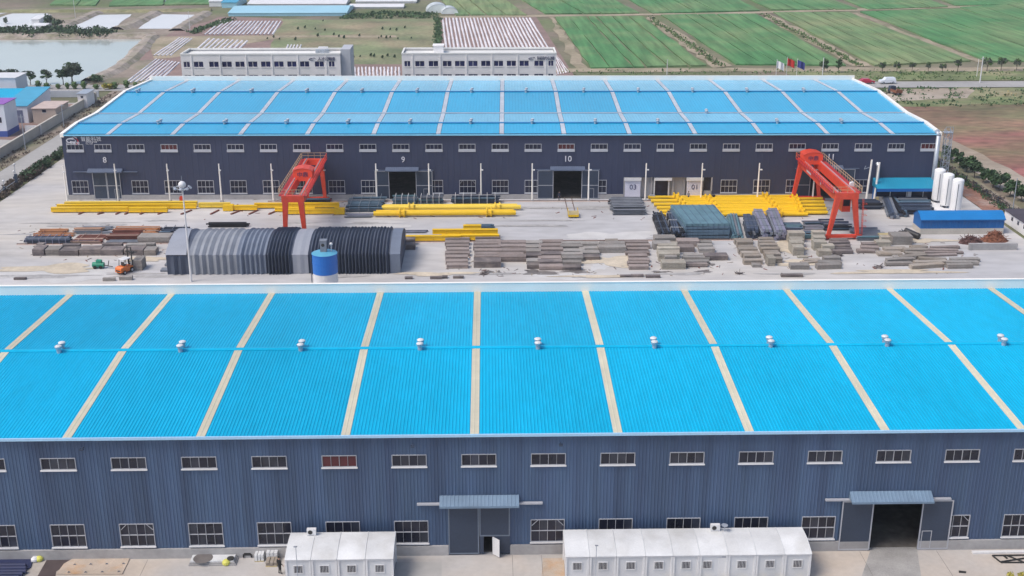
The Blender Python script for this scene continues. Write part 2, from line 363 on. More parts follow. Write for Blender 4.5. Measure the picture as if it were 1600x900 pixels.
for s_ in FST:
    for k in range(4):
        p = MB(); slope_sheet(p, s_-.40, s_+.40, *prof[k], *prof[k+1], .40, .02, .03); p.build('skylight_strip', M['fibre_far'], far)
for k in (1, 3):
    y, z = prof[k]; p = MB(); p.poly([(.5, y-.35, z+.03), (FL-.5, y-.35, z+.03), (FL-.5, y-.35, z+.14), (.5, y-.35, z+.14), (.5, y, z+.2), (FL-.5, y, z+.2), (.5, y+.35, z+.05), (FL-.5, y+.35, z+.05)], [(0,1,2,3),(3,2,5,4),(4,5,7,6)])
    p.build('ridge_cap', mat('ridge_cap_blue', (.02,.20,.45), .5), far)
p = MB(); p.box(.5, FL-.5, 18.7, 19.3, 12.03, 12.14); p.build('valley_gutter', M['galv'], far)
p = MB(); p.box(0, FL, FD-.04, FD+.3, 11., 13.0); p.build('rear_parapet', M['white_trim'], far)
for a, b, nm in ((-.12, .52, 0), (FL-.52, FL+.12, 1)):
    p = MB(); q = [(-.32, 11.6)]+[(y, z+.3) for y, z in prof]+[(FD-.06, 11.6)]
    q[-2] = (FD-.06, prof[-1][1]+.3); p.extx(q, a, b); p.build('gable_capping', M['white_trim'], far)
p = MB(); p.box(.55, FL-.55, -.44, -.31, 11.85, 12.06); p.build('eave_gutter', mat('bright_eave_trim', (.25,.62,.85), .4, var=.04), far)
vp = None
V1 = [15.49, 27.71, 39.1, 50.49, 61.99, 73.27, 84.65, 96.38, 108.0, 130.17, 142.13]; V2 = [3., 14.49, 26.68, 38.21, 49.73, 61.25, 72.63, 84.02, 96.06, 107.44, 118.82, 130.19, 142.09]
for x, k in [(x, 1) for x in V1]+[(x, 3) for x in V2]+[(118.8, 2)]:
    y, z = prof[k]
    for dy in (-.65, .75):
        loc = (x+dy*.1, y+dy, z)
        if vp is None:
            m_ = MB(); m_.lathe((0,0,0), [(.22,0),(.22,.4),(.32,.42),(.34,.6)], 8); vp = m_.build('roof_ventilator', M['galv'], far)
            c = MB(); c.lathe((0,0,0), [(.30,.60),(.30,.64),(.12,.72)], 10); c.build('cap', M['sill_grey'], vp); vp.location = loc
        else: dup(vp, loc, parent=far)
# doors of the far hall
leaf_door(far, 4.74, 7.22, .1, 5.2, -.14, mid=2.55); leaf_door(far, 7.26, 9.73, .1, 5.2, -.14, wicket=(8.5, 9.3, 2.0), mid=2.55)
for (a, b, h), (la, lb) in ((doors[1], (55.95, 66.4)), (doors[2], (85.5, 96.65)), (doors[3], (132.5, 143.2))):
    leaf_door(far, la, a-.02, .1, h-.15, -.26, mid=2.55); leaf_door(far, b+.02, lb, .1, h-.15, -.26, wicket=(b+1.4, b+2.3, 2.0), mid=2.55)
M['awning_dark'] = mat('slate_awning', (.10,.13,.20), .5)
for (a, b, h), (ra, rb) in zip(doors, ((1.4, 13.0), (55.8, 66.6), (85.3, 96.8), (132.3, 143.9))):
    awning(far, a-.6, b+.6, h+.55, .45, 1.0, -.03, M['awning_dark'])
    w = MB(); w.box(ra, rb, -.36, -.05, h-.1, h+.02); w.build('door_rail', M['awning_dark'], far)
for n, x, z in (('8', 7.32, 7.35), ('9', 61.18, 7.35), ('10', 90.94, 7.45), ('11', 138.6, 7.75)):
    text('door_number', n, 1.5, M['sign_white'], far, (x, -.1, z), (PI/2, 0, 0))
# office bay set into the hall: doors 03 and 01
M['grey_wall'] = mat('grey_render', (.40,.39,.40), .9, var=.1, scale=.3)
bay = MB(); bay.box(101.2, 117.4, .9, 1.0, 0, 4.0); bay.face((101.2,-.02,4.0),(117.4,-.02,4.0),(117.4,1.0,4.0),(101.2,1.0,4.0))
for a, b in ((104.35, 104.6), (106.2, 106.55), (110.15, 110.5), (112.2, 112.5)): bay.box(a, b, .55, .899, 0, 3.99)
bay.box(115.9, 117.4, .3, .899, .02, 1.4); bay.box(101.2, 101.4, -.02, .899, 0, 3.99); bay.box(117.2, 117.4, -.02, .899, 1.41, 3.99)
bay.build('office_front', M['grey_wall'], far)
M['roller'] = mat('roller_door_white', (.66,.66,.76), .5, var=.05)
for x0, n in ((101.45, '03'), (112.75, '01')):
    d = MB()
    for k in range(8): d.box(x0, x0+2.85, -.02, .06, .05+k*.41, .05+k*.41+.395)
    o = d.build('roller_door', M['roller'], far); h = MB(); h.box(x0-.1, x0+2.95, -.3, .1, 3.4, 3.95); h.build('roller_housing', M['white'], o)
    text('lettering', n, 1.35, M['sign_dark'], o, (x0+1.5, -.05, 2.15), (PI/2, 0, 0), .02)
d = MB(); d.box(107.0, 109.35, .5, .56, .1, 3.35); o = d.build('entrance_glass', M['glass_far'], far)
d = MB(); d.box(106.75, 110.0, -.1, .5, 3.4, 3.9); d.box(106.75, 106.98, .3, .5, 0, 3.39); d.box(109.4, 109.6, .3, .5, 0, 3.39); d.build('entrance_surround', M['white'], o)
d = MB(); d.box(115.95, 117.15, .45, .52, 1.42, 3.9); d.build('side_window', M['glass_far'], far)
# company mark at the top left corner of the wall
lg = MB(); 
import cmath
def arc(mb, cx, cz, rx, rz, a0, a1, t, n=14, y0=-.12, y1=-.05):
    for i in range(n):
        a, b = a0+(a1-a0)*i/n, a0+(a1-a0)*(i+1)/n; ta, tb = t*(1-.8*i/n), t*(1-.8*(i+1)/n)
        p = [(cx+rx*math.cos(a), cz+rz*math.sin(a)), (cx+(rx-ta)*math.cos(a), cz+(rz-ta)*math.sin(a)), (cx+(rx-tb)*math.cos(b), cz+(rz-tb)*math.sin(b)), (cx+rx*math.cos(b), cz+rz*math.sin(b))]
        mb.poly([(x, y0, z) for x, z in p]+[(x, y1, z) for x, z in p], [(0,1,2,3),(4,7,6,5),(0,3,7,4),(1,0,4,5),(2,1,5,6),(3,2,6,7)])
arc(lg, 1.75, 10.95, .95, .5, 1.0, 5.6, .3); arc(lg, 2.0, 10.9, .55, .28, 3.4, 7.6, .18); arc(lg, 2.3, 11.05, .62, .62, .55, 2.3, .16)
lg.build('company_emblem', M['sign_white'], far)
lg = MB(); arc(lg, 2.15, 10.75, .9, .75, -.9, 1.35, .34); lg.build('company_emblem', M['sign_red'], far)
text('lettering', '山东新港', .62, M['sign_white'], far, (1.95, -.1, 10.42), (PI/2, 0, 0))
text('lettering', '智能科技', .92, M['sign_white'], far, (5.3, -.1, 11.2), (PI/2, 0, 0))
text('lettering', 'Zhineng Keji', .4, M['sign_white'], far, (5.3, -.1, 10.72), (PI/2, 0, 0)); text('lettering', 'Co., Ltd.', .36, M['sign_white'], far, (4.9, -.1, 10.38), (PI/2, 0, 0))
# downpipe and steel ladder tower at the right corner
w = MB(); w.tube((FL-.5, -.4, .2), (FL-.5, -.4, 11.7), .42, n=10); w.tube((FL-.5, -.4, 11.7), (FL-.5, .6, 12.4), .42, n=10); w.build('exhaust_duct', M['galv'], far, smooth=True)
lt = MB(); cx, cy = FL+1.3, -.2
for a, b in ((-.55,-.55),(.55,-.55),(.55,.55),(-.55,.55)): lt.bar((cx+a, cy+b, 0), (cx+a, cy+b, 12.8), .09)
for k in range(12):
    z = .6+k*1.05; c = [(-.55,-.55),(.55,-.55),(.55,.55),(-.55,.55)]
    for i in range(4):
        a, b = c[i], c[(i+1) % 4]; lt.bar((cx+a[0], cy+a[1], z), (cx+b[0], cy+b[1], z), .06); lt.bar((cx+a[0], cy+a[1], z), (cx+b[0], cy+b[1], min(z+1.05, 12.7)), .05)
lt.box(cx-.9, cx+.6, cy-.7, cy+.7, 12.3, 12.36)
for a in (-.8, 0, .55): lt.bar((cx+a, cy-.65, 12.36), (cx+a, cy-.65, 13.4), .06)
lt.bar((cx-.8, cy-.65, 13.4), (cx+.55, cy-.65, 13.4), .06)
lt.build('ladder_tower', M['galv'], far)

# ---------------------------------------------------------------- ground, fields, ponds, roads
def W(*pp, z=0.): return [G(a, b) for a, b in pp]
def sheet(name, pts, z, m, kind='structure'):
    mb = MB(); mb.face(*[(x, y, z) for x, y in pts]); return tag(mb.build(name, m), kind=kind)
def edge_noise(pts, step, amp):
    out = []
    for i in range(len(pts)):
        a = Vector(pts[i]); b = Vector(pts[(i+1) % len(pts)]); n = max(1, int((b-a).length/step))
        for k in range(n):
            p = a.lerp(b, k/n); out.append((p.x+rnd.uniform(-amp, amp), p.y+rnd.uniform(-amp, amp)))
    return out
def fieldmat(name, c1, c2, ang, scale=.04):
    m = bpy.data.materials.new(name); m.use_nodes = True; t = m.node_tree; N = t.nodes; L = t.links; b = N['Principled BSDF']; b.inputs['Roughness'].default_value = .95; b.inputs['Specular IOR Level'].default_value = .15
    tc = N.new('ShaderNodeTexCoord'); mp = N.new('ShaderNodeMapping'); mp.inputs['Rotation'].default_value = (0, 0, ang); mp.inputs['Scale'].default_value = (1, .06, 1); L.new(tc.outputs['Object'], mp.inputs[0])
    n1 = N.new('ShaderNodeTexNoise'); n1.inputs['Scale'].default_value = .55; n1.inputs['Detail'].default_value = 4; L.new(mp.outputs[0], n1.inputs['Vector'])
    n2 = N.new('ShaderNodeTexNoise'); n2.inputs['Scale'].default_value = scale; n2.inputs['Detail'].default_value = 6; L.new(tc.outputs['Object'], n2.inputs['Vector'])
    n3 = N.new('ShaderNodeTexNoise'); n3.inputs['Scale'].default_value = 1.6; n3.inputs['Detail'].default_value = 3; L.new(tc.outputs['Object'], n3.inputs['Vector'])
    mx = N.new('ShaderNodeMix'); mx.data_type = 'RGBA'; r = N.new('ShaderNodeMapRange'); r.inputs['From Min'].default_value = .4; r.inputs['From Max'].default_value = .68; L.new(n2.outputs['Fac'], r.inputs['Value'])
    L.new(r.outputs[0], mx.inputs[0]); mx.inputs[6].default_value = (*c1, 1); mx.inputs[7].default_value = (*c2, 1)
    a = N.new('ShaderNodeMath'); a.operation = 'ADD'; L.new(n1.outputs['Fac'], a.inputs[0]); s = N.new('ShaderNodeMath'); s.operation = 'MULTIPLY'; s.inputs[1].default_value = .45; L.new(n3.outputs['Fac'], s.inputs[0]); L.new(s.outputs[0], a.inputs[1])
    q = N.new('ShaderNodeMapRange'); q.inputs['From Min'].default_value = .45; q.inputs['From Max'].default_value = 1.0; q.inputs['To Min'].default_value = .6; q.inputs['To Max'].default_value = 1.35; L.new(a.outputs[0], q.inputs['Value'])
    v = N.new('ShaderNodeVectorMath'); v.operation = 'SCALE'; L.new(mx.outputs[2], v.inputs[0]); L.new(q.outputs[0], v.inputs['Scale']); L.new(v.outputs[0], b.inputs['Base Color']); return m
M['wheat'] = [fieldmat('young_wheat', (.085,.225,.09), (.18,.26,.12), a) for a in (.25, .42, .55)]
M['wheat'].append(fieldmat('pale_wheat', (.15,.24,.11), (.24,.275,.14), .42))
M['meadow'] = mat('rough_meadow', (.17,.20,.10), .95, var=.35, scale=.06, col2=(.27,.22,.14), thr=.54, fine=.25, fscale=.7)
M['track'] = mat('dirt_track', (.34,.28,.20), .95, var=.2, scale=.1, col2=(.22,.20,.12), thr=.58, fine=.2, fscale=.8)
M['sand'] = mat('pale_sand', (.40,.34,.28), .95, var=.2, scale=.06, col2=(.30,.24,.18), thr=.56, fine=.15, fscale=.6)
M['redland'] = mat('red_seepweed_land', (.27,.105,.095), .95, var=.35, scale=.045, col2=(.17,.155,.08), thr=.50, fine=.4, fscale=.5, stretch=(.5,1,1), soft=.1)
M['drygrass'] = mat('dry_grass', (.36,.31,.17), .95, var=.3, scale=.12, col2=(.20,.20,.09), thr=.56, fine=.25, fscale=.6)
M['scrub'] = mat('scrub_land', (.15,.18,.075), .95, var=.3, scale=.08, col2=(.30,.26,.16), thr=.56, fine=.25, fscale=.5)
M['water'] = mat('pond_water', (.50,.54,.52), .10, var=.1, scale=.01, spec=.7, bump=.02, bscale=.5, fine=.02)
M['brine'] = mat('salt_pan_brine', (.74,.74,.75), .25, var=.04, scale=.05, fine=.03, spec=.6)
M['asphalt'] = mat('road_concrete', (.36,.35,.34), .9, var=.12, scale=.08, fine=.08, fscale=.9)
M['bank'] = mat('bank_earth', (.27,.22,.18), .95, var=.3, scale=.08, col2=(.16,.17,.09), thr=.55, fine=.2, fscale=.7)
M['film'] = mat('plastic_mulch_film', (.72,.68,.70), .45, var=.12, scale=.2, fine=.1, fscale=1.2)
M['soil'] = mat('tilled_soil', (.25,.17,.15), .95, var=.2, scale=.1, fine=.15, fscale=1)
M['redsoil'] = mat('brick_red_earth', (.27,.14,.10), .95, var=.3, scale=.3, col2=(.40,.36,.33), thr=.62, fine=.25, fscale=2)

sheet('ground', [(-4000, -200), (4000, -200), (4000, 6000), (-4000, 6000)], -.16, M['earth'])
sheet('yard', [(-150, 40), (120, 40), (120, 150), (87.5, 165), (87.5, 275), (-88.5, 275), (-88.5, 204), (-86, 180), (-95, 150), (-150, 150)], 0, M['concrete'])
sheet('apron', [(-130, 70), (120, 70), (120, NY-.22), (-130, NY-.22)], .008, M['apron'])
# left lane
sheet('lane', [(-97.2, 120), (-91.6, 120), (-91.9, 335), (-97.2, 335)], -.03, M['asphalt'])
sheet('verge', [(-101.3, 150), (-97.3, 150), (-97.3, 330), (-101.3, 330)], -.06, M['bank'])
# right side
sheet('side_lane', [(92.3, 150), (95, 150), (94.6, 330), (92, 330)], -.03, M['bank'])
sheet('red_verge', edge_noise([(87.6, 196), (91.8, 196), (91.4, 262), (87.6, 262)], 3, .3), .012, M['redsoil'])
sheet('sand_track', edge_noise([(97.6, 160), (109, 160), (103, 262), (96.4, 262)], 6, .6), -.05, M['sand'])
sheet('salt_meadow', edge_noise([(109, 160), (300, 160), (300, 300), (104, 309), (100, 262)], 8, 1.5), -.06, M['redland'])
sheet('dry_meadow', edge_noise([(137, 225), (260, 225), (260, 310), (150, 318), (132, 285)], 6, 2.), -.04, M['drygrass'])
sheet('scrub_strip', edge_noise([(104, 296), (137, 300), (240, 312), (240, 326), (128, 323), (105, 306)], 5, 1.2), -.03, M['scrub'])
sheet('sand_lot', edge_noise([(96, 302), (126, 308), (134, 322), (97, 321)], 5, .8), -.02, M['sand'])
sheet('road', [(-300, 322), (300, 324), (300, 333.5), (-300, 331.5)], .0, M['asphalt'])
sheet('ditch_bank', edge_noise([(88, 334), (300, 337), (300, 352), (88, 350)], 6, .8), -.03, M['scrub'])
sheet('track', edge_noise([(20, 351.5), (300, 348), (300, 357), (20, 358)], 6, .8), -.05, M['track'])
# green fields, each a raised crop slab cut into long strips by furrows
def field(px, n, m, h=.35, gap=.5, jit=.25):
    nl, nr, fr, fl = [Vector((*q, 0)) for q in W(*px)]
    mb = MB(); ts = [0]+[max(.01, min(.99, (i+rnd.uniform(-jit, jit))/n)) for i in range(1, n)]+[1]
    wn_ = (nr-nl).length
    for a, b in zip(ts, ts[1:]):
        g = gap/wn_*rnd.uniform(.5, 1.5); b2 = b-g
        p = []
        K = 10; sides = []
        for t in (a, b2):
            A = nl.lerp(nr, t); B = fl.lerp(fr, t); sides.append([A.lerp(B, k/K)+Vector((rnd.uniform(-.35, .35), rnd.uniform(-.3, .3), 0)) for k in range(K+1)])
        z = h+rnd.uniform(-.05, .05); L_, R_ = sides
        for k in range(K):
            mb.face((*L_[k][:2], z), (*R_[k][:2], z), (*R_[k+1][:2], z), (*L_[k+1][:2], z))
            mb.face((*L_[k][:2], -.2), (*L_[k][:2], z), (*L_[k+1][:2], z), (*L_[k+1][:2], -.2)); mb.face((*R_[k][:2], z), (*R_[k][:2], -.2), (*R_[k+1][:2], -.2), (*R_[k+1][:2], z))
        mb.face((*L_[0][:2], -.2), (*R_[0][:2], -.2), (*R_[0][:2], z), (*L_[0][:2], z))
    return struct('field', mb, m)
wh = M['wheat']
field([(924,107),(1105,103),(1004,26),(867,27)], 6, wh[0])
field([(1150,101),(1325,103),(1182,22),(1034,24)], 5, wh[1])
field([(1368,103),(1520,96),(1326,20),(1207,20)], 6, wh[3])
field([(1545,97),(1760,95),(1500,14),(1345,19)], 5, wh[1])
field([(1640,62),(1820,60),(1640,4),(1500,12)], 4, wh[2])
field([(852,22),(1002,21),(905,-30),(765,-30)], 5, wh[1])
field([(1020,21),(1190,17),(1090,-30),(930,-30)], 5, wh[0])
field([(1206,16),(1340,15),(1225,-30),(1110,-30)], 4, wh[1])
field([(1356,15),(1482,11),(1380,-30),(1245,-30)], 4, wh[2])
field([(1492,9),(1700,6),(1590,-30),(1400,-30)], 4, wh[1])
field([(712,24),(826,24),(750,-30),(660,-30)], 4, wh[3])
field([(78,8),(150,9),(170,-20),(110,-20)], 2, wh[0]); field([(170,10),(330,7),(330,-4),(180,-4)], 2, wh[2])
for p in ([(858,27),(866,27),(918,108),(900,110)], [(1008,26),(1020,25),(1142,102),(1112,106)], [(1186,22),(1202,21),(1362,104),(1335,104)], [(1330,20),(1339,20),(1540,97),(1524,97)], [(1488,14),(1500,14),(1640,64),(1612,60)]):
    sheet('track', edge_noise(W(*p), 7, 1.1), -.02, M['track'])
sheet('track', edge_noise(W((690,28),(1100,23),(1500,12),(1700,10),(1700,7),(1490,9),(1100,20),(690,25)), 12, .8), -.03, M['track'])
# meadow between the field rows and the white blocks
sheet('meadow', edge_noise(W((400,118),(690,118),(688,29),(440,30)), 8, 1.5), -.08, M['meadow'])
sheet('tilled_ground', edge_noise(W((180,133),(420,118),(445,82),(470,58),(440,28),(345,26),(235,60)), 8, 1.), -.10, M['soil'])
sheet('tilled_ground', W((540,122),(632,122),(632,100),(540,100)), -.06, M['soil'])
sheet('tilled_ground', W((686,122),(900,122),(838,26),(688,27)), -.06, M['soil'])
sheet('track', edge_noise(W((240,92),(270,90),(440,58),(620,58),(620,55),(440,55),(235,57)), 6, .6), -.05, M['track'])
sheet('track', edge_noise(W((226,133),(240,92),(200,96),(140,128)), 4, .6), -.06, M['bank'])
def film_rows(px, n, fill=.5):
    nl, nr, fr, fl = [Vector((*q, 0)) for q in W(*px)]; mb = MB()
    for i in range(n):
        K = 6; rows = []
        for t, z in ((i/n, -.05), ((i+.12)/n, .16), ((i+fill-.12)/n, .16), ((i+fill)/n, -.05)):
            A = nl.lerp(nr, t); B = fl.lerp(fr, t); rows.append([(*(A.lerp(B, k/K)+Vector((rnd.uniform(-.12, .12), 0, 0)))[:2], z) for k in range(K+1)])
        for a, b in zip(rows, rows[1:]):
            for k in range(K): mb.face(a[k], b[k], b[k+1], a[k+1])
    return mb
fr_ = MB()
for px, n in (([(318,54),(430,54),(443,33),(345,33)], 17), ([(238,87),(270,87),(303,60),(280,59)], 5), ([(302,80),(375,80),(392,64),(325,60)], 9), ([(192,131),(258,122),(284,98),(243,92)], 8),
              ([(444,81),(470,81),(474,70),(449,70)], 5), ([(548,119),(628,119),(628,105),(547,105)], 14), ([(697,84),(867,84),(832,28),(690,28)], 26), ([(868,118),(892,112),(869,84),(860,80)], 6)):
    b = film_rows(px, n); fr_.poly(b.v, b.f)
tag(fr_.build('film_rows', M['film']), kind='stuff')
# ponds
bk = MB()
sheet('pond_bank', edge_noise(W((-60,66),(250,60),(330,20),(330,12),(-60,12)), 9, 1.5), -.09, M['bank'])
sheet('pond_bank', edge_noise(W((-60,150),(128,138),(178,112),(215,84),(244,58),(-60,60)), 7, 1.), -.085, M['bank'])
sheet('pond', edge_noise(W((-80,63),(228,61),(196,93),(174,108),(141,121),(133,130),(-80,142)), 8, .7), -.03, M['water'])
for p in ([(-60,46),(70,46),(76,34),(75,21),(18,21),(-60,46)][:5], [(104,45),(178,45),(206,22),(148,23)], [(214,45),(272,45),(288,36),(304,23),(250,22)], [(-40,20),(12,20),(-40,30)]):
    sheet('salt_pan', edge_noise(W(*p), 7, .5), -.02, M['brine'])
sheet('dark_pond', edge_noise(W((175,4),(330,1),(345,-14),(200,-12)), 10, .6), -.03, mat('dark_pond_water', (.06,.15,.20), .1, var=.05))
def dike(name, pp, w, h, m):
    pts = W(*pp); mb = MB(); prev = None; top = []
    fine = []
    for (xa, ya), (xb, yb) in zip(pts, pts[1:]):
        k = max(1, int(math.hypot(xb-xa, yb-ya)/4)); fine += [(xa+(xb-xa)*i/k, ya+(yb-ya)*i/k) for i in range(k)]
    fine.append(pts[-1])
    for i, (x, y) in enumerate(fine):
        a = fine[max(0, i-1)]; b = fine[min(len(fine)-1, i+1)]; d = Vector((b[0]-a[0], b[1]-a[1])).normalized(); n = Vector((-d.y, d.x)); c = Vector((x, y))
        ww = w*rnd.uniform(.85, 1.15); hh = h*rnd.uniform(.85, 1.1)
        row = [(*(c+n*ww), -.12), (*(c+n*ww*.4), hh), (*(c-n*ww*.4), hh), (*(c-n*ww), -.12)]
        if prev:
            for j in range(3): mb.face(prev[j], prev[j+1], row[j+1], row[j])
        prev = row
    return struct(name, mb, m)
M['dike'] = mat('grey_dike_earth', (.34,.29,.25), .95, var=.25, scale=.2, col2=(.20,.19,.12), thr=.58, fine=.25, fscale=1.)
dike('dike', [(74,47),(96,44),(150,20)], 3.2, 1.02, M['dike']); dike('dike', [(182,46),(200,42),(244,20)], 3.6, 1.08, M['dike']); dike('dike', [(276,48),(290,38),(322,20)], 3.0, 0.90, M['dike'])
dike('dike', [(-60,58),(120,58),(200,58),(244,56)], 4.5, 1.3, M['dike']); dike('dike', [(-60,18),(100,18),(230,18),(330,16)], 3., 0.84, M['scrub']); dike('dike', [(236,58),(205,92),(180,110),(140,127)], 3., .9, M['dike'])
# left works compound
sheet('compound_ground', [(-150, 215), (-101.7, 215), (-101.7, 306), (-150, 306)], -.05, M['asphalt'])
sheet('compound_earth', edge_noise([(-130, 268), (-103, 262), (-103, 305), (-125, 300)], 4, .8), -.04, M['soil'])

# ---------------------------------------------------------------- vegetation
M['leaf'] = [mat('leaf_dark', (.038,.078,.034), .8, var=.35, scale=2., fine=.2), mat('leaf_mid', (.05,.105,.038), .8, var=.35, scale=2., fine=.2), mat('leaf_light', (.09,.16,.05), .8, var=.35, scale=2., fine=.2), mat('leaf_yellow', (.38,.34,.07), .8, var=.3, scale=2.)]
M['leaf_grey'] = mat('leaf_grey_green', (.075,.10,.07), .85, var=.35, scale=2.)
M['leaf_brown'] = mat('leaf_brown', (.10,.075,.06), .9, var=.35, scale=2.)
M['bark'] = mat('bark', (.10,.08,.065), .9, var=.2)
def leaves(mb, c, rad, n, s, sq=1.):
    for _ in range(n):
        while True:
            d = Vector((rnd.uniform(-1,1), rnd.uniform(-1,1), rnd.uniform(-1,1)))
            if .25 < d.length < 1: break
        p = Vector(c)+Vector((d.x*rad[0], d.y*rad[1], d.z*rad[2])); u = Vector((rnd.gauss(0,1), rnd.gauss(0,1), rnd.gauss(0,1))).normalized(); w_ = u.orthogonal().normalized(); v = u.cross(w_)
        k = s*rnd.uniform(.6, 1.3); mb.face(p-w_*k*.5-v*k*.3*sq, p+w_*k*.5-v*k*.35*sq, p+w_*k*.4+v*k*.4*sq, p-w_*k*.45+v*k*.3*sq)
def tree_proto(h, cr, trunk, ms, n=14, per=38, s=.42, squash=.9):
    """thing with trunk and crown of leaf clumps in two tones"""
    t = thing('tree', '', 'tree')
    tb = MB(); tb.tube((0,0,-.1), (.05,.03,trunk), .11*h/4, .075*h/4, 7)
    cz = h-cr*squash
    lf = MB()
    for i in range(n):
        a = rnd.uniform(0, 2*PI); r = cr*rnd.uniform(.2, .72); z = cz+rnd.uniform(-.62, .68)*cr*squash; c = (r*math.cos(a), r*math.sin(a), z)
        if i < 6: tb.tube((.05,.03,trunk*rnd.uniform(.7, 1)), c, .05*h/4, .015, 5)
        lf.mi = 0 if rnd.random() < .6 else 1; q = cr*rnd.uniform(.32, .5); leaves(lf, c, (q, q, q*.8), per, s)
    tb.build('trunk', M['bark'], t); lf.build('crown', ms, t); return t
def shrub_mesh(name, m, r, h, n=60, s=.4):
    lf = MB()
    for i in range(6):
        a = rnd.uniform(0, 2*PI); q = r*rnd.uniform(0, .6); leaves(lf, (q*math.cos(a), q*math.sin(a), h*rnd.uniform(.3, .65)), (r*.5, r*.5, h*.35), n//6, s)
    return lf.build(name, m)
LF = M['leaf']
# the row of round trees on the right
protos = [tree_proto(3.1, 1.45, 1.0, [LF[0], LF[1]], s=.34, per=60), tree_proto(3.0, 1.35, 1.1, [LF[0], LF[1]], s=.34, per=60), tree_proto(2.8, 1.2, 1.0, [LF[1], LF[0]], s=.34, per=55)]
rowpx = [(1478,248),(1487,253),(1500,262),(1511,268),(1524,277),(1538,284),(1549,292),(1563,297),(1580,306),(1595,314),(1612,322),(1632,333),(1655,345)]
lab = ['first round tree of the row beside the lane, nearest the ladder tower'] + ['round dark green tree of the lane row, %s from the ladder tower' % w for w in ('second','third','fourth','fifth','sixth','seventh','eighth','ninth','tenth','eleventh','twelfth','thirteenth')]
for i, (a, b) in enumerate(rowpx):
    x, y = G(a, b); x += rnd.uniform(-.3, .3)
    if i < 3: o = protos[i]; o.location = (x, y, -.05); o['label'] = lab[i]; o['group'] = 'round trees in a row beside the right lane'
    else: o = dup(protos[i % 3], (x, y, -.05), rnd.uniform(0, 6), lab[i])
    o.scale = (1.22, 1.22, 1.12)
    if i in (0, 1, 5): o.scale = (.95, .95, .95)
# pond side trees on the left
pt = tree_proto(5.9, 2.1, 1.8, [LF[1], M['leaf_grey']], n=20, per=60, s=.42, squash=1.1); pt.location = (*G(113,130), -.05); pt.scale = (1.5, 1.5, 1.12); pt['label'] = 'tallest dark tree standing before the greenish pond'
q = tree_proto(4.4, 1.45, 1.6, [LF[0], LF[1]], n=12, per=55, s=.4); q.location = (*G(99,132), -.05); q.scale = (1.15, 1.15, 1.); q['label'] = 'dark tree touching the tallest pond side tree on its left'
pg = tree_proto(3.9, 1.35, 1.4, [M['leaf_grey'], LF[1]], n=11, per=45, s=.36); pg.location = (*G(73,131), -.05); pg.scale = (1.25, 1.25, 1.05); pg['label'] = 'small grey green tree by the pond, next left of the dark pair'
for (a, b), l in zip(((48,133),(23,130),(3,131)), ('small grey green tree by the pond, middle of the left three', 'small grey green tree behind the white shed roof', 'grey green tree by the pond cut by the left picture edge')): dup(pg, (*G(a, b), -.05), rnd.uniform(0, 6), l).scale = (1.3, 1.3, 1.08)
for o in sc.objects:
    if o.name.startswith('tree') and o.location.x < -90: o['group'] = 'trees beside the pond'
# shrubs along the pond road
ORD = ['first','second','third','fourth','fifth','sixth','seventh','eighth','ninth','tenth','eleventh','twelfth','thirteenth','fourteenth','fifteenth','sixteenth','seventeenth','eighteenth']
s0 = None
for i in range(13):
    x = -128+i*2.6+rnd.uniform(-.6, .6); y = 326+rnd.uniform(-1, 1)+i*.1
    if s0 is None: s0 = shrub_mesh('shrub', LF[2], 1.1, 2.2, 130, .45); o = s0
    else: o = inst(s0)
    o.location = (x, y, -.1); o.scale = (rnd.uniform(.8, 1.3),)*2+(rnd.uniform(.7, 1.2),); tag(o, 'light green shrub between pond and walled compound, '+ORD[i]+' of the row from the left', 'shrub', 'shrubs along the pond road')
for (a, b), l in zip(((164,140),(172,139)), ('left yellow flowering bush at the pond road end', 'right yellow flowering bush beside the pond road')):
    o = shrub_mesh('bush', LF[3], 1.3, 1.8, 140, .45); o.location = (*G(a, b), -.1); tag(o, l, 'bush', 'yellow bushes')
o = shrub_mesh('bush', LF[1], 2.6, 2.4, 200, .5); o.location = (*G(148,128), -.1); tag(o, 'big dark green bush on the pond corner', 'bush')
# roadside trees at the back right
rt = tree_proto(4.4, 1.3, 1.0, [LF[0], LF[1]], n=12, per=40, s=.4, squash=1.4); rt.location = (*G(1287,113), -.05); rt['label'] = 'dense dark roadside tree beside the white pole and flags'
dup(rt, (*G(1310,113), -.05), 2., 'dense dark roadside tree, second from the flags')
rs = tree_proto(3.6, 1.25, 1.3, [M['leaf_grey'], LF[2]], n=9, per=26, s=.36)
RT = [(1378,114,1.),(1401,114,1.),(1425,111,.8),(1450,113,.95),(1472,113,.8),(1496,112,1.15),(1542,111,1.2),(1564,110,1.2),(1588,110,1.1)]
for i, (a, b, s_) in enumerate(RT):
    o = rs if i == 0 else dup(rs, rz=i*1.3)
    o.location = (*G(a, b), -.05); o.scale = (s_,)*3; o['label'] = 'thin roadside tree behind the grey road, number %s from the left' % ('one','two','three','four','five','six','seven','eight','nine')[i]
    o['label'] = 'thin pale roadside tree on the far side of the road, %s from the parked cars' % ('first','second','third','fourth','fifth','sixth','seventh','eighth','ninth')[i]
for o in sc.objects:
    if o.name.startswith('tree') and o.location.y > 336 and o.location.x > 60: o['group'] = 'roadside trees at the back'
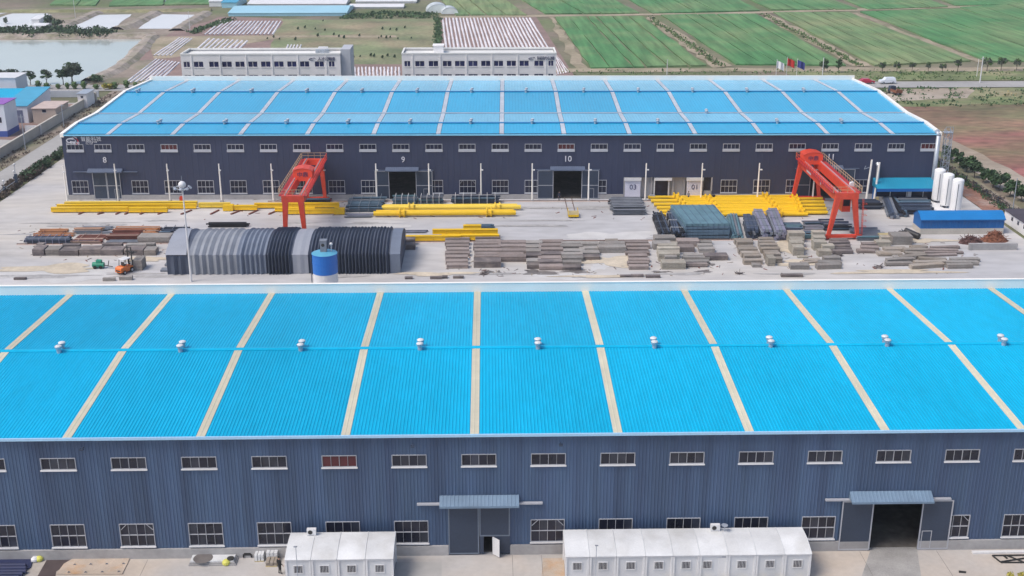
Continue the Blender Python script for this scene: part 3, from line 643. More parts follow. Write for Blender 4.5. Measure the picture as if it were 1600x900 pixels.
# loose vegetation that nobody could count
def stuff_leaves(name, spots, m, kind='stuff'):
    mb = MB()
    for c, r, n, s in spots: leaves(mb, c, r, n, s)
    return tag(mb.build(name, m), kind=kind)
sp = []
for i in range(70):
    a, b = -40+i*3.1, rnd.uniform(49, 59); x, y = G(a, b); sp.append(((x, y, 1.2), (2.6, 3.2, 1.3), 60, .75))
stuff_leaves('bank_vegetation', sp, LF[0])
sp = []
for i in range(60):
    t = i/60; x, y = G(*((680+8*rnd.random(), 78-50*t))); sp.append(((x, y, .4), (1.2, 1.6, .7), 18, .6))
for i in range(70):
    x, y = G(538+142*i/70, rnd.uniform(20, 29)); sp.append(((x, y, .3), (2.2, 2.2, .7), 16, .8))
for i in range(40):
    t = i/40; x, y = G(300+60*t+rnd.uniform(-6, 6), 52-22*t); sp.append(((x, y, .3), (2, 2, .6), 16, .7))
stuff_leaves('undergrowth', sp, LF[1])
sp = []
for (x0, y0), (x1, y1) in (((1014,27),(1128,104)), ((1192,23),(1345,104))):
    for i in range(70):
        t = i/70; x, y = G(x0+(x1-x0)*t+rnd.uniform(-4, 4), y0+(y1-y0)*t); sp.append(((x, y, .2), (1.3, 1.8, .6), 12, .6))
for i in range(60):
    x, y = G(880+i*12.5, 113+rnd.uniform(-2, 3)); sp.append(((x, y, .2), (2.2, 1.0, .6), 9, .5))
for i in range(70):
    x = rnd.uniform(100, 190); y = rnd.uniform(334, 346); sp.append(((x, y, .1), (2, 1.2, .5), 10, .5))
stuff_leaves('weeds', sp, LF[2])
sp = []
for i in range(110):
    y = rnd.uniform(212, 252); x = rnd.uniform(-91.2, -88.8); sp.append(((x, y, .45), (.8, .9, .65), 34, .34))
stuff_leaves('undergrowth', sp, M['leaf_brown'])
sp = []
for i in range(60):
    y = rnd.uniform(226, 252); x = rnd.uniform(-90.6, -89); sp.append(((x, y, .8), (.8, .9, .75), 34, .34))
stuff_leaves('undergrowth', sp, LF[0])
sp = []
for i in range(170):
    y = rnd.uniform(185, 262); x = rnd.uniform(91.2, 93.6); sp.append(((x, y, .2), (.7, 1., .4), 12, .35))
stuff_leaves('weeds', sp, M['leaf_brown'])
sp = []
for i in range(170):
    y = rnd.uniform(190, 262); x = rnd.uniform(90.6, 92.4); sp.append(((x, y, .3), (.5, 1., .4), 10, .35))
stuff_leaves('weeds', sp, LF[1])
sp = []
for i in range(150):
    y = rnd.uniform(200, 320); x = rnd.uniform(-101, -97.6); sp.append(((x, y, .05), (.8, 1.2, .22), 12, .3))
stuff_leaves('weeds', sp, M['leaf_brown'])
sp = []
for i in range(220):
    x = rnd.uniform(104, 200); y = rnd.uniform(296, 322); sp.append(((x, y, .1), (1.6, 1.4, .5), 9, .55))
stuff_leaves('weeds', sp, LF[1])
sp = []
for i in range(230):
    x = rnd.uniform(134, 200); y = rnd.uniform(228, 318); sp.append(((x, y, .15), (1.8, 1.8, .7), 9, .6))
stuff_leaves('dry_reeds', sp, M['drygrass'])
sh = shrub_mesh('shrub', LF[0], .75, 1.3, 70, .36); k = 0
for a, b in ((505,33),(493,46),(466,46),(477,44),(508,48),(418,61),(428,59),(437,62),(462,63),(497,57),(522,55),(530,58),(538,60),(562,57),(592,60),(596,58),(604,60),(610,59),(622,61),(643,60),(553,90),(563,89),(580,88),(585,89),(598,91),(606,88),(617,90),(620,48),(633,44),(610,47),(598,46)):
    o = sh if k == 0 else inst(sh); k += 1; s_ = rnd.uniform(.6, 1.2); o.scale = (s_*.8, s_*.8, s_); o.location = (*G(a, b), -.1); tag(o, 'small dark shrub dotted over the meadow behind the white office blocks', 'shrub', 'shrubs in the meadow')

# ---------------------------------------------------------------- buildings beyond the far hall
M['office'] = mat('office_white_render', (.78,.765,.77), .8, var=.06, scale=.2, fine=.04)
M['office_side'] = mat('office_stair_render', (.45,.47,.52), .8, var=.06)
M['roof_grey'] = mat('pale_flat_roof', (.70,.70,.68), .8, var=.08, scale=.2)
M['office_glass'] = mat('office_glass', (.02,.025,.09), .15, var=.4, scale=.2, fine=.3, fscale=.8)
OY = 290.
def office(label, wins, pxl, pxr, chars, cpx, epx, tower):
    x0, x1 = X(pxl, 100, OY), X(pxr, 100, OY); zt = Z(500, 85.5, OY); dep = 9.
    o = thing('office_block', label, 'office building', (0, OY, 0), group='white office blocks')
    zr = [(Z(500, 104.2, OY), Z(500, 95.5, OY))]; fl_ = 3.22
    zr = [(zr[0][0]-fl_*k, zr[0][1]-fl_*k) for k in range(4)]
    xs = [(X(a, 100, OY), X(b, 100, OY)) for a, b in wins]
    w_ = MB(); bp = sorted(set([x0, x1]+[e for q in xs for e in q]))
    for a, b in zip(bp, bp[1:]):
        xm = (a+b)/2; isw = any(q[0] < xm < q[1] for q in xs); z = 0
        for lo, hi in (sorted(zr) if isw else []):
            w_.face((a,0,z),(b,0,z),(b,0,lo),(a,0,lo)); z = hi
        w_.face((a,0,z),(b,0,z),(b,0,zt),(a,0,zt))
    w_.face((x1,0,0),(x1,dep,0),(x1,dep,zt),(x1,0,zt)); w_.face((x0,dep,0),(x0,0,0),(x0,0,zt),(x0,dep,zt)); w_.face((x1,dep,0),(x0,dep,0),(x0,dep,zt),(x1,dep,zt))
    w_.build('wall', M['office'], o)
    r = MB(); r.box(x0+.3, x1-.3, .3, dep-.3, zt-.5, zt-.35); r.build('roof', M['roof_grey'], o)
    r = MB(); r.box(x0-.05, x1+.05, -.1, .3, zt+.002, zt+.35); r.box(x0-.05, x1+.05, dep-.3, dep+.1, zt+.002, zt+.35); r.box(x0-.05, x0+.3, .3, dep-.3, zt+.002, zt+.35); r.box(x1-.3, x1+.05, .3, dep-.3, zt+.002, zt+.35); r.build('parapet', M['roof_grey'], o)
    for a, b in xs:
        for lo, hi in zr[:3]:
            f = MB(); f.box(a, b, .12, .16, lo, hi); q = f.build('window', M['office_glass'], o)
            f = MB(); f.box((a+b)/2-.05, (a+b)/2+.05, .06, .115, lo, hi); f.box(a, b, .06, .115, hi-.1, hi); f.box(a-.05, b+.05, -.12, .1, lo-.16, lo-.002); f.build('window_frame', M['office'], q)
    for i in range(0, len(xs)-1, 2):
        f = MB(); xm = (xs[i][1]+xs[i+1][0])/2; f.box(xm-.12, xm+.12, -.14, -.004, 0, zt); f.build('pilaster', M['office'], o)
    for c, a in zip(chars, cpx): text('lettering', c, 1.0, M['sign_dark'], o, (X(a, 92, OY), -.12, zt-1.05), (PI/2, 0, 0))
    e = MB(); ex = X(epx, 92, OY); arc(e, ex-.35, zt-1.1, .62, .28, 1.2, 5.9, .18, y0=-.14); arc(e, ex+.2, zt-.98, .45, .28, .3, 2.6, .12, y0=-.14); e.build('company_emblem', M['sign_dark'], o)
    if tower:
        r = MB(); a, b = x1+.02, X(547, 100, OY); r.box(a, b, 1.0, dep, 0, Z(540, 78, OY)); r.build('stair_tower', M['office_side'], o)
        for k in range(3):
            r = MB(); a = X(491+7.4*k, 85, OY); r.box(a, a+1.0, 2.2, 3.0, zt-.34, zt+.9); r.build('roof_unit', M['galv'], o)
        r = MB(); r.box(X(492,85,OY), X(507,85,OY), 6.2, 7.4, zt-.34, zt+.9); r.build('roof_hatch', M['white'], o)
    else:
        r = MB(); r.box(X(676,85,OY), X(692,85,OY), 4.5, 7.5, zt-.34, zt+1.3); r.box(X(675,85,OY), X(693,85,OY), 4.3, 7.7, zt+1.31, zt+1.5); r.build('roof_house', M['office'], o)
    return o
office('long white office block with dark lettering and grey stair tower, left of the two', [(287,296.5),(303,317.5),(327,341.5),(347,362),(368,382),(388,402),(408,422.5),(428.5,443),(449,463),(469,483),(492,506),(514,522.5)], 283, 532, '人才公寓楼', (499,504.5,510,515,520.5), 489, True)
office('long white office block with dark lettering and small roof house, right of the two', [(632,641),(649,663),(670,684.5),(692,705.5),(711,726),(732,746),(752,766),(772,786),(792,806),(812,826),(835,849),(857,864.5)], 628, 869, '科研办公楼', (842,847.5,853,858.5,863.5), 832, False)
# flags, poles
M['pole'] = mat('white_pole', (.68,.68,.70), .5, var=.05)
def flag(px, col, label, h):
    x, y = X(px, 110, 283), 283.
    t = thing('flagpole', label, 'flag', (x, y, 0), group='flags on poles behind the far hall')
    p = MB(); p.tube((0,0,0), (0,0,h), .08, .05, 6); p.lathe((0,0,h), [(.04,0),(.11,.08),(.04,.18)], 6); p.build('pole', M['pole'], t)
    f = MB(); n = 8
    P = [[(.06+1.75*i/n, .22*math.sin(i*1.1+px), h-.15-1.7*k-.05*i-.35*(i/n)**2) for i in range(n+1)] for k in (0, 1)]
    for i in range(n): f.face(P[1][i], P[1][i+1], P[0][i+1], P[0][i])
    for i in range(n): f.face(*[(a, b+.02, c) for a, b, c in (P[0][i], P[0][i+1], P[1][i+1], P[1][i])])
    f.build('flag', mat('flag_cloth', col, .8, var=.08), t)
zf = lambda py: Z(1215, py, 283)
flag(1213, (.78,.79,.80), 'white flag flying on a pole, left of the three flags', zf(94))
flag(1229, (.55,.035,.03), 'red flag flying on the middle pole of the three', zf(90))
flag(1245, (.05,.06,.26), 'dark blue flag flying on a pole, right of the three flags', zf(93))
def simple_pole(px, pyb, pyt, label, r=.1, cross=False, m=None):
    x, y = G(px, pyb); h = Z(px, pyt, y); t = thing('utility_pole', label, 'pole', (x, y, -.1))
    p = MB(); p.tube((0,0,0), (0,0,h), r, r*.7, 7); p.build('pole', m or M['pole'], t)
    p = MB(); p.bar((-.7,0,h*.93), (.7,0,h*.93), .09) if cross else p.lathe((0,0,h), [(r*.9,0),(r*.9,.12),(.02,.2)], 6); p.build('crossarm' if cross else 'cap', M['galv'], t); return t
simple_pole(1531, 129, 88, 'tall white pole standing on the near side of the back road', .17, True)
simple_pole(1526, 119, 92, 'thin pole behind the tall white roadside pole', .09)
simple_pole(1285, 117, 90, 'white pole beside the dense roadside trees and flags', .14)
simple_pole(1042, 116, 93, 'lone pale pole at the edge of the green field', .12)
simple_pole(100, 198, 162, 'pale pole beside the compound wall and beige hut', .11, True, M['galv'])
simple_pole(40, 234, 178, 'pale pole beside the compound wall near the left edge', .11, True, M['galv'])
simple_pole(1582, 330, 279, 'pale lamp pole on the red verge by the round trees', .09, False, M['galv'])
simple_pole(118, 28, 0, 'thin far pole beside the salt pans', .09)
simple_pole(297, 50, 18, 'thin far pole on the pond track beside the third salt pan', .09)
# ---- works compound on the left
M['shed_white'] = mat('white_shed_sheet', (.66,.69,.76), .6, var=.06, scale=.3); M['beige'] = mat('beige_render', (.46,.38,.33), .9, var=.1, scale=.4, fine=.06); M['beige_roof'] = mat('pink_beige_roof', (.52,.42,.38), .9, var=.1, scale=.5)
M['cyan_roof'] = mat('cyan_shed_roof', (.06,.34,.52), .45, var=.1, scale=.3); M['blue_base'] = mat('blue_base_paint', (.05,.10,.38), .6); M['wallcream'] = mat('cream_wall_render', (.50,.47,.42), .9, var=.14, scale=.3, fine=.08); M['door_grey'] = mat('grey_blue_door', (.14,.16,.26), .6, var=.08)
M['purple'] = mat('purple_board', (.28,.10,.42), .6)
def hut(name, label, cat, x0, x1, y0, y1, h, wm, rm, rise=0., over=.25, mono=None, door=None, wins=(), doorm=None, base=None, side=None):
    t = thing(name, label, cat, ((x0+x1)/2, y0, 0)); a = (x1-x0)/2; d = y1-y0; b = MB(); h2 = h+(mono or 0)
    b.poly([(-a,0,-.1),(a,0,-.1),(a,d,-.1),(-a,d,-.1),(-a,0,h),(a,0,h),(a,d,h2),(-a,d,h2)], [(0,1,5,4),(1,2,6,5),(2,3,7,6),(3,0,4,7)]); b.build('wall', wm, t)
    r = MB(); A = a+over
    if rise:
        k = d/2; r.poly([(-A,-over,h),(A,-over,h),(A,k,h+rise),(-A,k,h+rise),(A,d+over,h),(-A,d+over,h),(-A,-over,h-.12),(A,-over,h-.12)], [(0,1,2,3),(3,2,4,5),(6,7,1,0)])
        r.face((a,0,h),(a,d,h),(a,k,h+rise-.03)); r.face((-a,d,h),(-a,0,h),(-a,k,h+rise-.03))
    else:
        s_ = (mono or 0)/d; zf_, zb = h-over*s_, h2+over*s_
        r.poly([(-A,-over,zf_),(A,-over,zf_),(A,d+over,zb),(-A,d+over,zb),(-A,-over,zf_+.14),(A,-over,zf_+.14),(A,d+over,zb+.14),(-A,d+over,zb+.14)], [(0,3,2,1),(4,5,6,7),(0,1,5,4),(1,2,6,5),(2,3,7,6),(3,0,4,7)])
    r.build('roof', rm, t)
    if door: q = MB(); q.box(door[0], door[1], -.06, -.004, 0, door[2]); q.build('door', doorm or M['door_grey'], t)
    for u, v, z0, z1 in wins: q = MB(); q.box(u, v, -.05, -.004, z0, z1); f = q.build('window', M['glass_far'], t); q = MB(); q.box(u-.08, v+.08, -.09, -.052, z0-.1, z0-.004); q.build('sill', M['white'], f)
    if base: q = MB(); q.box(-a-.02, a+.02, -.03, -.002, 0, base); q.box(a+.002, a+.03, -.03, d, 0, base); q.build('base_band', M['blue_base'], t)
    for v0, v1, z0, z1 in side or (): q = MB(); q.box(a+.004, a+.05, v0, v1, z0, z1); q.build('side_window', M['glass_far'], t)
    return t
bx0, by = G(53, 193); bx1 = G(89, 193)[0]
hut('beige_hut', 'beige flat roofed hut with one round vent behind the compound wall', 'hut', bx0, bx1, by, by+9, Z(53, 170, by), M['beige'], M['beige_roof'], wins=[(-.4, .5, 2.6, 3.3)])
x0, y0 = G(9, 192); x1 = G(45, 192)[0]
hut('white_shed', 'white shed with sloping cyan roof and grey door', 'shed', x0, x1, y0, y0+16, Z(9, 166, y0), M['shed_white'], M['cyan_roof'], mono=1.6, door=(-1.9, 1.6, 3.0))
x0, y0 = G(-60, 172); x1 = G(30, 172)[0]; hw_ = Z(20, 157, y0)
hut('white_workshop', 'white workshop with bright blue roof at the left edge', 'workshop', x0, x1, y0, y0+15, hw_, M['shed_white'], M['roof_blue'], mono=Z(30, 139, y0+15)-hw_)
x0, y0 = G(-60, 214); x1 = G(12, 214)[0]
hut('white_office_hut', 'white hut with purple board and blue base at left edge', 'hut', x0, x1, y0, y0+7, Z(5, 163, y0), M['shed_white'], M['purple'], wins=[((x1-x0)/2-2.4, (x1-x0)/2-.9, 3.2, 4.4)], base=1.3)
x0, y0 = G(-40, 150); x1 = G(27, 150)[0]
hut('white_store', 'white flat roofed store before the pond at left edge', 'store', x0, x1, y0, y0+8, Z(5, 122, y0), M['shed_white'], M['white'])
x0, y0 = G(123, 168); x1 = G(137, 168)[0]
hut('small_hut', 'small pale hut at the far end of the compound wall', 'hut', x0, x1, y0, y0+6, Z(125, 147, y0), M['office'], M['galv'], wins=[(-.3, .3, 2.4, 2.9)])
cw = MB(); cw.box(-101.7, -101.4, 150, 308, -.1, 2.0); cw.box(-102.0, -101.1, 308, 309, -.1, 2.2); cw.box(-101.8, -101.3, 150, 307.99, 2.003, 2.12)
tag(cw.build('compound_wall', M['wallcream']), 'long cream boundary wall of the compound beside the left lane', 'wall')
cw = MB(); cw.box(-150, -102.2, 314, 314.3, -.1, 1.6); tag(cw.build('back_wall', M['office_side']), 'grey rear boundary wall behind the beige hut', 'wall')
x, y = G(52, 210); cw = MB(); cw.box(x-1.7, x+1.9, y, y+.25, -.1, 2.0); tag(cw.build('white_wall', M['white']), 'short white wall panel in the compound below the beige hut', 'wall')
# lane railing and gate lamps at the left
def railing(x, y0, y1, label):
    t = thing('lane_railing', label, 'railing', (x, y0, 0)); n = max(2, int((y1-y0)/3))
    for i in range(n+1): p = MB(); p.bar((0, (y1-y0)*i/n, 0), (0, (y1-y0)*i/n, 1.15), .1); p.build('post', M['galv'], t)
    for z in (.55, 1.1): p = MB(); p.bar((0,0,z), (0,y1-y0,z), .07); p.build('rail', M['galv'], t)
railing(-89.6, 180, 223, 'grey two bar railing between yard and left lane')
for (a, b, c), l in zip(((8,303,283), (27,292,257), (24,285,268)), ('globe lamp on a dark stub post by the railing, nearest', 'globe lamp on a dark pillar by the hedge, taller one', 'small globe lamp behind the taller hedge pillar')):
    x, y = G(a, b); h = Z(a, c, y)-.2; t = thing('globe_lamp', l, 'lamp', (x, y, 0)); p = MB(); p.bar((0,0,0), (0,0,h*.6), .45); p.build('pillar', M['door'], t); p = MB(); p.tube((0,0,h*.6), (0,0,h), .05, n=6); p.build('stem', M['galv'], t); p = MB(); p.lathe((0,0,h), [(.05,0),(.2,.1),(.24,.22),(.18,.38),(.04,.44)], 10); p.build('globe', M['white'], t, smooth=True)
# far away greenhouses and sheds
def px_roof(name, label, cat, pl, pr, pyb, pyt, rise, wm, rm, wall=1.2):
    x0, y0 = G(pl, pyb); x1 = G(pr, pyb)[0]; y1 = G((pl+pr)/2, pyt)[1]
    return hut(name, label, cat, x0, x1, y0, max(y1, y0+4), wall, wm, rm, rise=rise)
M['pale_blue'] = mat('pale_blue_cover', (.34,.60,.72), .45, var=.08, scale=.05); M['plastic'] = mat('milky_plastic', (.70,.75,.76), .35, var=.12, scale=.4)
px_roof('greenhouse', 'long pale blue greenhouse far behind the left office block', 'greenhouse', 357, 541, 25, 13, 1.2, M['pale_blue'], M['pale_blue'])
px_roof('greenhouse', 'long white greenhouse behind the pale blue one, top left', 'greenhouse', 387, 540, 9, 2, 1., M['white'], M['white'], .8)
px_roof('greenhouse', 'long white greenhouse at the top edge beside the green fields', 'greenhouse', 556, 650, 5, -1, 1., M['white'], M['white'], .8)
px_roof('greenhouse', 'thin white greenhouse running right of the pale blue one', 'greenhouse', 546, 630, 13, 9, .8, M['white'], M['white'], .6)
px_roof('far_shed', 'small white shed at the top left beside the dark pond', 'shed', 327, 346, 10, 4, .8, M['white'], M['white'], 2.2)
px_roof('far_shed', 'small blue roofed shed beside the white one, top left', 'shed', 347, 370, 12, 3, 1., M['pale_blue'], M['cyan_roof'], 2.2)
px_roof('pump_house', 'tiny white pump house by the first salt pan', 'hut', 50, 62, 39, 32, .5, M['white'], M['white'], 2.2)
px_roof('pump_house', 'low white hut on the bank before the first salt pan', 'hut', 50, 72, 45, 41, .4, M['white'], M['white'], 1.2)
o = shrub_mesh('bush', LF[0], 2.6, 5., 220, .7); o.location = (*G(76,40), 0); tag(o, 'dark tall bush beside the tiny pump house', 'bush')
o = shrub_mesh('bush', LF[0], 3.8, 2.6, 220, .7); o.location = (*G(90,40), 0); tag(o, 'dark wide bush on the dam beside the pump house', 'bush')
o = shrub_mesh('bush', M['leaf_grey'], 1.5, 2.6, 90, .6); o.location = (*G(10,37), 0); tag(o, 'lone grey bush in the first salt pan', 'bush')
x, y = G(690, 22); t = thing('poly_tunnel', 'white arched plastic tunnel at the top centre', 'greenhouse', (x, y, 0))
for k, (dx, dy, r, L_) in enumerate(((-1.5, 4, 4.6, 9.), (3.5, 0, 3.4, 8.))):
    p = MB(); n = 10
    for i in range(n):
        a, b = PI*i/n, PI*(i+1)/n
        p.face((dx+r*math.cos(a), dy, r*.75*math.sin(a)), (dx+r*math.cos(b), dy, r*.75*math.sin(b)), (dx+r*math.cos(b)-1, dy+L_, r*.75*math.sin(b)), (dx+r*math.cos(a)-1, dy+L_, r*.75*math.sin(a)))
        p.face((dx, dy, 0), (dx+r*math.cos(b), dy, r*.75*math.sin(b)), (dx+r*math.cos(a), dy, r*.75*math.sin(a)))
    p.build('plastic_cover', M['plastic'], t)
    p = MB()
    for j in range(4):
        for i in range(n):
            a, b = PI*i/n, PI*(i+1)/n; yy = dy+L_*j/3; sh_ = -j/3
            p.bar((dx+sh_+(r+.05)*math.cos(a), yy, (r+.05)*.75*math.sin(a)), (dx+sh_+(r+.05)*math.cos(b), yy, (r+.05)*.75*math.sin(b)), .12)
    p.build('hoops', M['galv'], t)
# guard house on the right edge
hut('guard_house', 'low white building with dark roof and small windows, right edge', 'building', 88.4, 97., 176., 194.5, 2.0, M['office'], mat('dark_roof', (.06,.05,.065), .8, var=.2), over=.2)
gh = bpy.data.objects['guard_house']
for k in range(6):
    q = MB(); q.box(-4.36, -4.304, 3.+k*2.4, 3.6+k*2.4, 1.0, 1.6); q.build('window', M['glass_far'], gh)
# fence by the round trees
t = thing('lane_fence', 'low dark wire fence along the red verge, right side', 'fence', (91.6, 185, 0))
for k in range(16): q = MB(); q.bar((0, k*5, 0), (0, k*5, 1.5), .09); q.build('post', M['door'], t)
for z in (.5, 1., 1.45): q = MB(); q.bar((0, 0, z), (0, 75, z), .04); q.build('wire', M['door'], t)
# cars on the back road
M['tyre'] = mat('tyre_rubber', (.02,.02,.02), .9, var=.1); M['carglass'] = mat('car_glass', (.015,.018,.025), .1)
def car(label, cat, px, py, col, rz, suv=False):
    x, y = G(px, py); t = thing('parked_car', label, cat, (x, y, .0), rz, 'cars at the back road'); L_, w_, h = (4.4, 1.8, 1.75 if suv else 1.45)
    paint = mat('car_paint', col, .3, var=.03, coat=.5)
    prof = [(-2.2,.35),(2.2,.35),(2.22,.75),(1.95,.88),(1.15,.95),(.55,h),(-1.0,h),(-1.75,.98),(-2.18,.9)] if not suv else [(-2.2,.4),(2.2,.4),(2.22,.9),(1.9,1.02),(1.2,1.08),(.7,h),(-1.9,h),(-2.15,1.05),(-2.2,.95)]
    b = MB(); n = len(prof); ins = [0 if z < 1.1 else .16 for _, z in prof]
    vs = [(a, -w_/2+i, z) for (a, z), i in zip(prof, ins)]+[(a, w_/2-i, z) for (a, z), i in zip(prof, ins)]
    b.poly(vs, [tuple(range(n)), tuple(range(2*n-1, n-1, -1))]+[((i+1) % n, i, i+n, (i+1) % n+n) for i in range(n)]); b.build('body', paint, t)
    g = MB(); z0 = 1.0 if not suv else 1.12
    for s_ in (-1, 1):
        yy = s_*(w_/2-.075); g.poly([(-1.45 if not suv else -1.9, yy, z0), (.9, yy, z0), (.5, yy-s_*.08, h-.1), (-.95 if not suv else -1.8, yy-s_*.08, h-.1)], [(0,1,2,3), (3,2,1,0)])
    g.build('side_glass', M['carglass'], t)
    for sx in (-1.35, 1.4):
        for sy in (-1, 1):
            q = MB(); q.tube((sx, sy*(w_/2-.18), .33), (sx, sy*(w_/2+.02), .33), .33, n=12); wl = q.build('wheel', M['tyre'], t); q = MB(); q.tube((sx, sy*(w_/2+.021), .33), (sx, sy*(w_/2+.035), .33), .19, n=10); q.build('rim', M['galv'], wl)
    for sy in (-.62, .62): q = MB(); q.box(2.2, 2.235, sy-.2, sy+.2, .68, .82); q.build('headlight', M['white'], t)
car('red car on the back road beside the hall corner', 'car', 1353, 130.5, (.42,.02,.05), .1)
car('white car with dark windows on the back road', 'car', 1386, 130.5, (.70,.74,.80), PI+.1, True)
x, y = G(1398, 147); t = thing('farm_truck', 'small rusty brown farm truck parked on the sand lot', 'truck', (x, y, 0), PI/2+.2); M['rust'] = mat('rusty_steel', (.20,.075,.04), .8, var=.25, scale=1.)
q = MB(); q.extx([(-.85,.6),(.85,.6),(.85,1.3),(.7,1.95),(-.7,1.95),(-.85,1.3)], 1., 2.2); c = q.build('cab', M['door'], t); q = MB(); q.box(2.201, 2.22, -.65, .65, 1.3, 1.8); q.build('windscreen', M['carglass'], c)
q = MB(); q.box(-2.2, .9, -.95, .95, .65, .75); q.box(-2.2, .9, -.95, -.88, .751, 1.35); q.box(-2.2, .9, .88, .95, .751, 1.35); q.box(-2.2, -2.12, -.88, .88, .751, 1.35); q.build('load_bed', M['rust'], t)
for sx in (-1.5, 1.6):
    for sy in (-1, 1): q = MB(); q.tube((sx, sy*.6, .4), (sx, sy*.92, .4), .4, n=10); q.build('wheel', M['tyre'], t)

def wall_y(x): return 211.835-.0154*(x+76.5)          # face of the far hall at x
def GW(px, py, gap=.8):                                 # like G, kept clear of the hall's wall
    x, y = G(px, py); return x, min(y, wall_y(x)-gap)
# ---------------------------------------------------------------- yard : gantry cranes
M['crane_red'] = mat('crane_red_paint', (.68,.070,.035), .45, var=.12, scale=.5, fine=.08, fscale=2); M['crane_dark'] = mat('crane_red_dark', (.42,.02,.025), .5, var=.1)
M['rail_tan'] = mat('tan_handrail', (.50,.36,.22), .6); M['cable'] = mat('black_cable', (.03,.03,.03), .7)
def gantry(label, xc, yf, yr, yt, tp, bs, flip):
    """tp half width of the bridge, bs half width at the wheels, yt where the trolley stands"""
    t = thing('gantry_crane', label, 'gantry crane', (xc, 0, 0), group='red gantry cranes over the yard')
    zt, zg = 7.9, 6.5
    for s in (-1, 1):
        a, b = s*tp-.33, s*tp+.33
        g = MB(); g.poly([(a, yf-.2, zg+.25), (b, yf-.2, zg+.25), (b, yf+2.2, zg-.1), (a, yf+2.2, zg-.1), (b, yr-2.2, zg-.1), (a, yr-2.2, zg-.1), (b, yr+.2, zg+.25), (a, yr+.2, zg+.25),
                          (a, yf-.2, zt), (b, yf-.2, zt), (b, yr+.2, zt), (a, yr+.2, zt)],
                         [(0,3,2,1),(3,5,4,2),(5,7,6,4),(8,9,10,11),(0,1,9,8),(7,11,10,6),(1,2,4,6,10,9),(0,8,11,7,5,3)])
        o = g.build('girder', M['crane_red'], t)
        r = MB(); r.box(s*tp-.06, s*tp+.06, yf, yr, zt+.003, zt+.12); r.build('trolley_rail', M['galv'], o)
        w_ = MB(); wx = s*(tp+.38); w_.box(min(wx, wx+s*.62), max(wx, wx+s*.62), yf-.1, yr+.1, zt-.12, zt-.05); w_.build('walkway', M['crane_dark'], o)
        h = MB(); hx = wx+s*.58; n = 18
        for i in range(n+1): y = yf+(yr-yf)*i/n; h.bar((hx, y, zt-.05), (hx, y, zt+1.0), .07)
        for z in (.5, 1.0): h.bar((hx, yf, zt+z), (hx, yr, zt+z), .06)
        h.build('handrail', M['rail_tan'] if s == flip else M['crane_red'], o)
    for y in (yf, yr):
        e = MB(); e.box(-tp-.5, tp+.5, y-.42, y+.42, zg+.35, zt-.02); e.build('end_beam', M['crane_red'], t)
        h = MB()
        for z in (.5, 1.0): h.bar((-tp-.9, y-.4 if y == yf else y+.4, zt+z), (tp+.9, y-.4 if y == yf else y+.4, zt+z), .06)
        for i in range(5): h.bar((-tp-.9+(2*tp+1.8)*i/4, y-.4 if y == yf else y+.4, zt), (-tp-.9+(2*tp+1.8)*i/4, y-.4 if y == yf else y+.4, zt+1), .06)
        h.build('end_handrail', M['rail_tan'], t)
        for s in (-1, 1):
            l = MB(); x0, x1 = s*(tp-.05), s*(bs-.35); w0, w1 = .44, .28
            l.poly([(x1-w1, y-.3, .8), (x1+w1, y-.3, .8), (x1+w1, y+.3, .8), (x1-w1, y+.3, .8), (x0-w0, y-.42, zg+.4), (x0+w0, y-.42, zg+.4), (x0+w0, y+.42, zg+.4), (x0-w0, y+.42, zg+.4)], [(0,3,2,1),(4,5,6,7),(0,1,5,4),(1,2,6,5),(2,3,7,6),(3,0,4,7)])
            l.build('leg', M['crane_red'], t)
        k = MB(); k.box(-bs-.3, bs+.3, y-.32, y+.32, .35, .8); k.build('bottom_beam', M['crane_red'], t)
        for s in (-1, 1):
            k = MB(); k.box(s*bs-.75, s*bs+.75, y-.26, y+.26, .12, .42); b = k.build('bogie', M['crane_dark'], t)
            for q in (-.42, .42): k = MB(); k.tube((s*bs+q, y-.14, .26), (s*bs+q, y+.14, .26), .24, n=12); k.build('wheel', M['cable'], b)
    # trolley house with a bowed roof
    tr = MB(); hw = tp+.32; prof = [(-hw, .1), (-hw+.32, -.75), (hw-.32, -.75), (hw, .1), (hw, .95), (hw*.62, 1.28), (0, 1.42), (-hw*.62, 1.28), (-hw, .95)]
    n = len(prof); vs = [(x, yt-1.35, zt+.25+z) for x, z in prof]+[(x, yt+1.35, zt+.25+z) for x, z in prof]
    tr.poly(vs, [tuple(range(n)), tuple(range(2*n-1, n-1, -1))]+[((i+1) % n, i, i+n, (i+1) % n+n) for i in range(n)])
    o = tr.build('trolley_house', mat('trolley_red', (.78,.085,.04), .45, var=.06), t)
    text('lettering', '中鼎', .95, M['sign_dark'], o, (0, yt-1.38, zt+.55), (PI/2, 0, 0), .02)
    rf = MB(); P = [(-hw-.08, .97), (-hw*.62, 1.32), (0, 1.46), (hw*.62, 1.32), (hw+.08, .97)]
    for (a, b), (c, d) in zip(P, P[1:]): rf.face((a, yt-1.45, zt+.25+b), (c, yt-1.45, zt+.25+d), (c, yt+1.45, zt+.25+d), (a, yt+1.45, zt+.25+b))
    rf.build('house_roof', M['crane_red'], o)
    hk = MB()
    for s in (-.2, .2): hk.bar((s, yt, zt-.5), (s, yt, 5.6), .04)
    hk.build('hoist_rope', M['cable'], o); hk = MB(); hk.box(-.34, .34, yt-.16, yt+.16, 5.15, 5.6); hk.tube((0,yt,5.15), (0,yt,4.8), .07, n=6); hk.bar((0,yt,4.8), (.2,yt,4.68), .08); hk.bar((.2,yt,4.68), (.28,yt,4.85), .07); hk.build('hook_block', M['galv'], o)
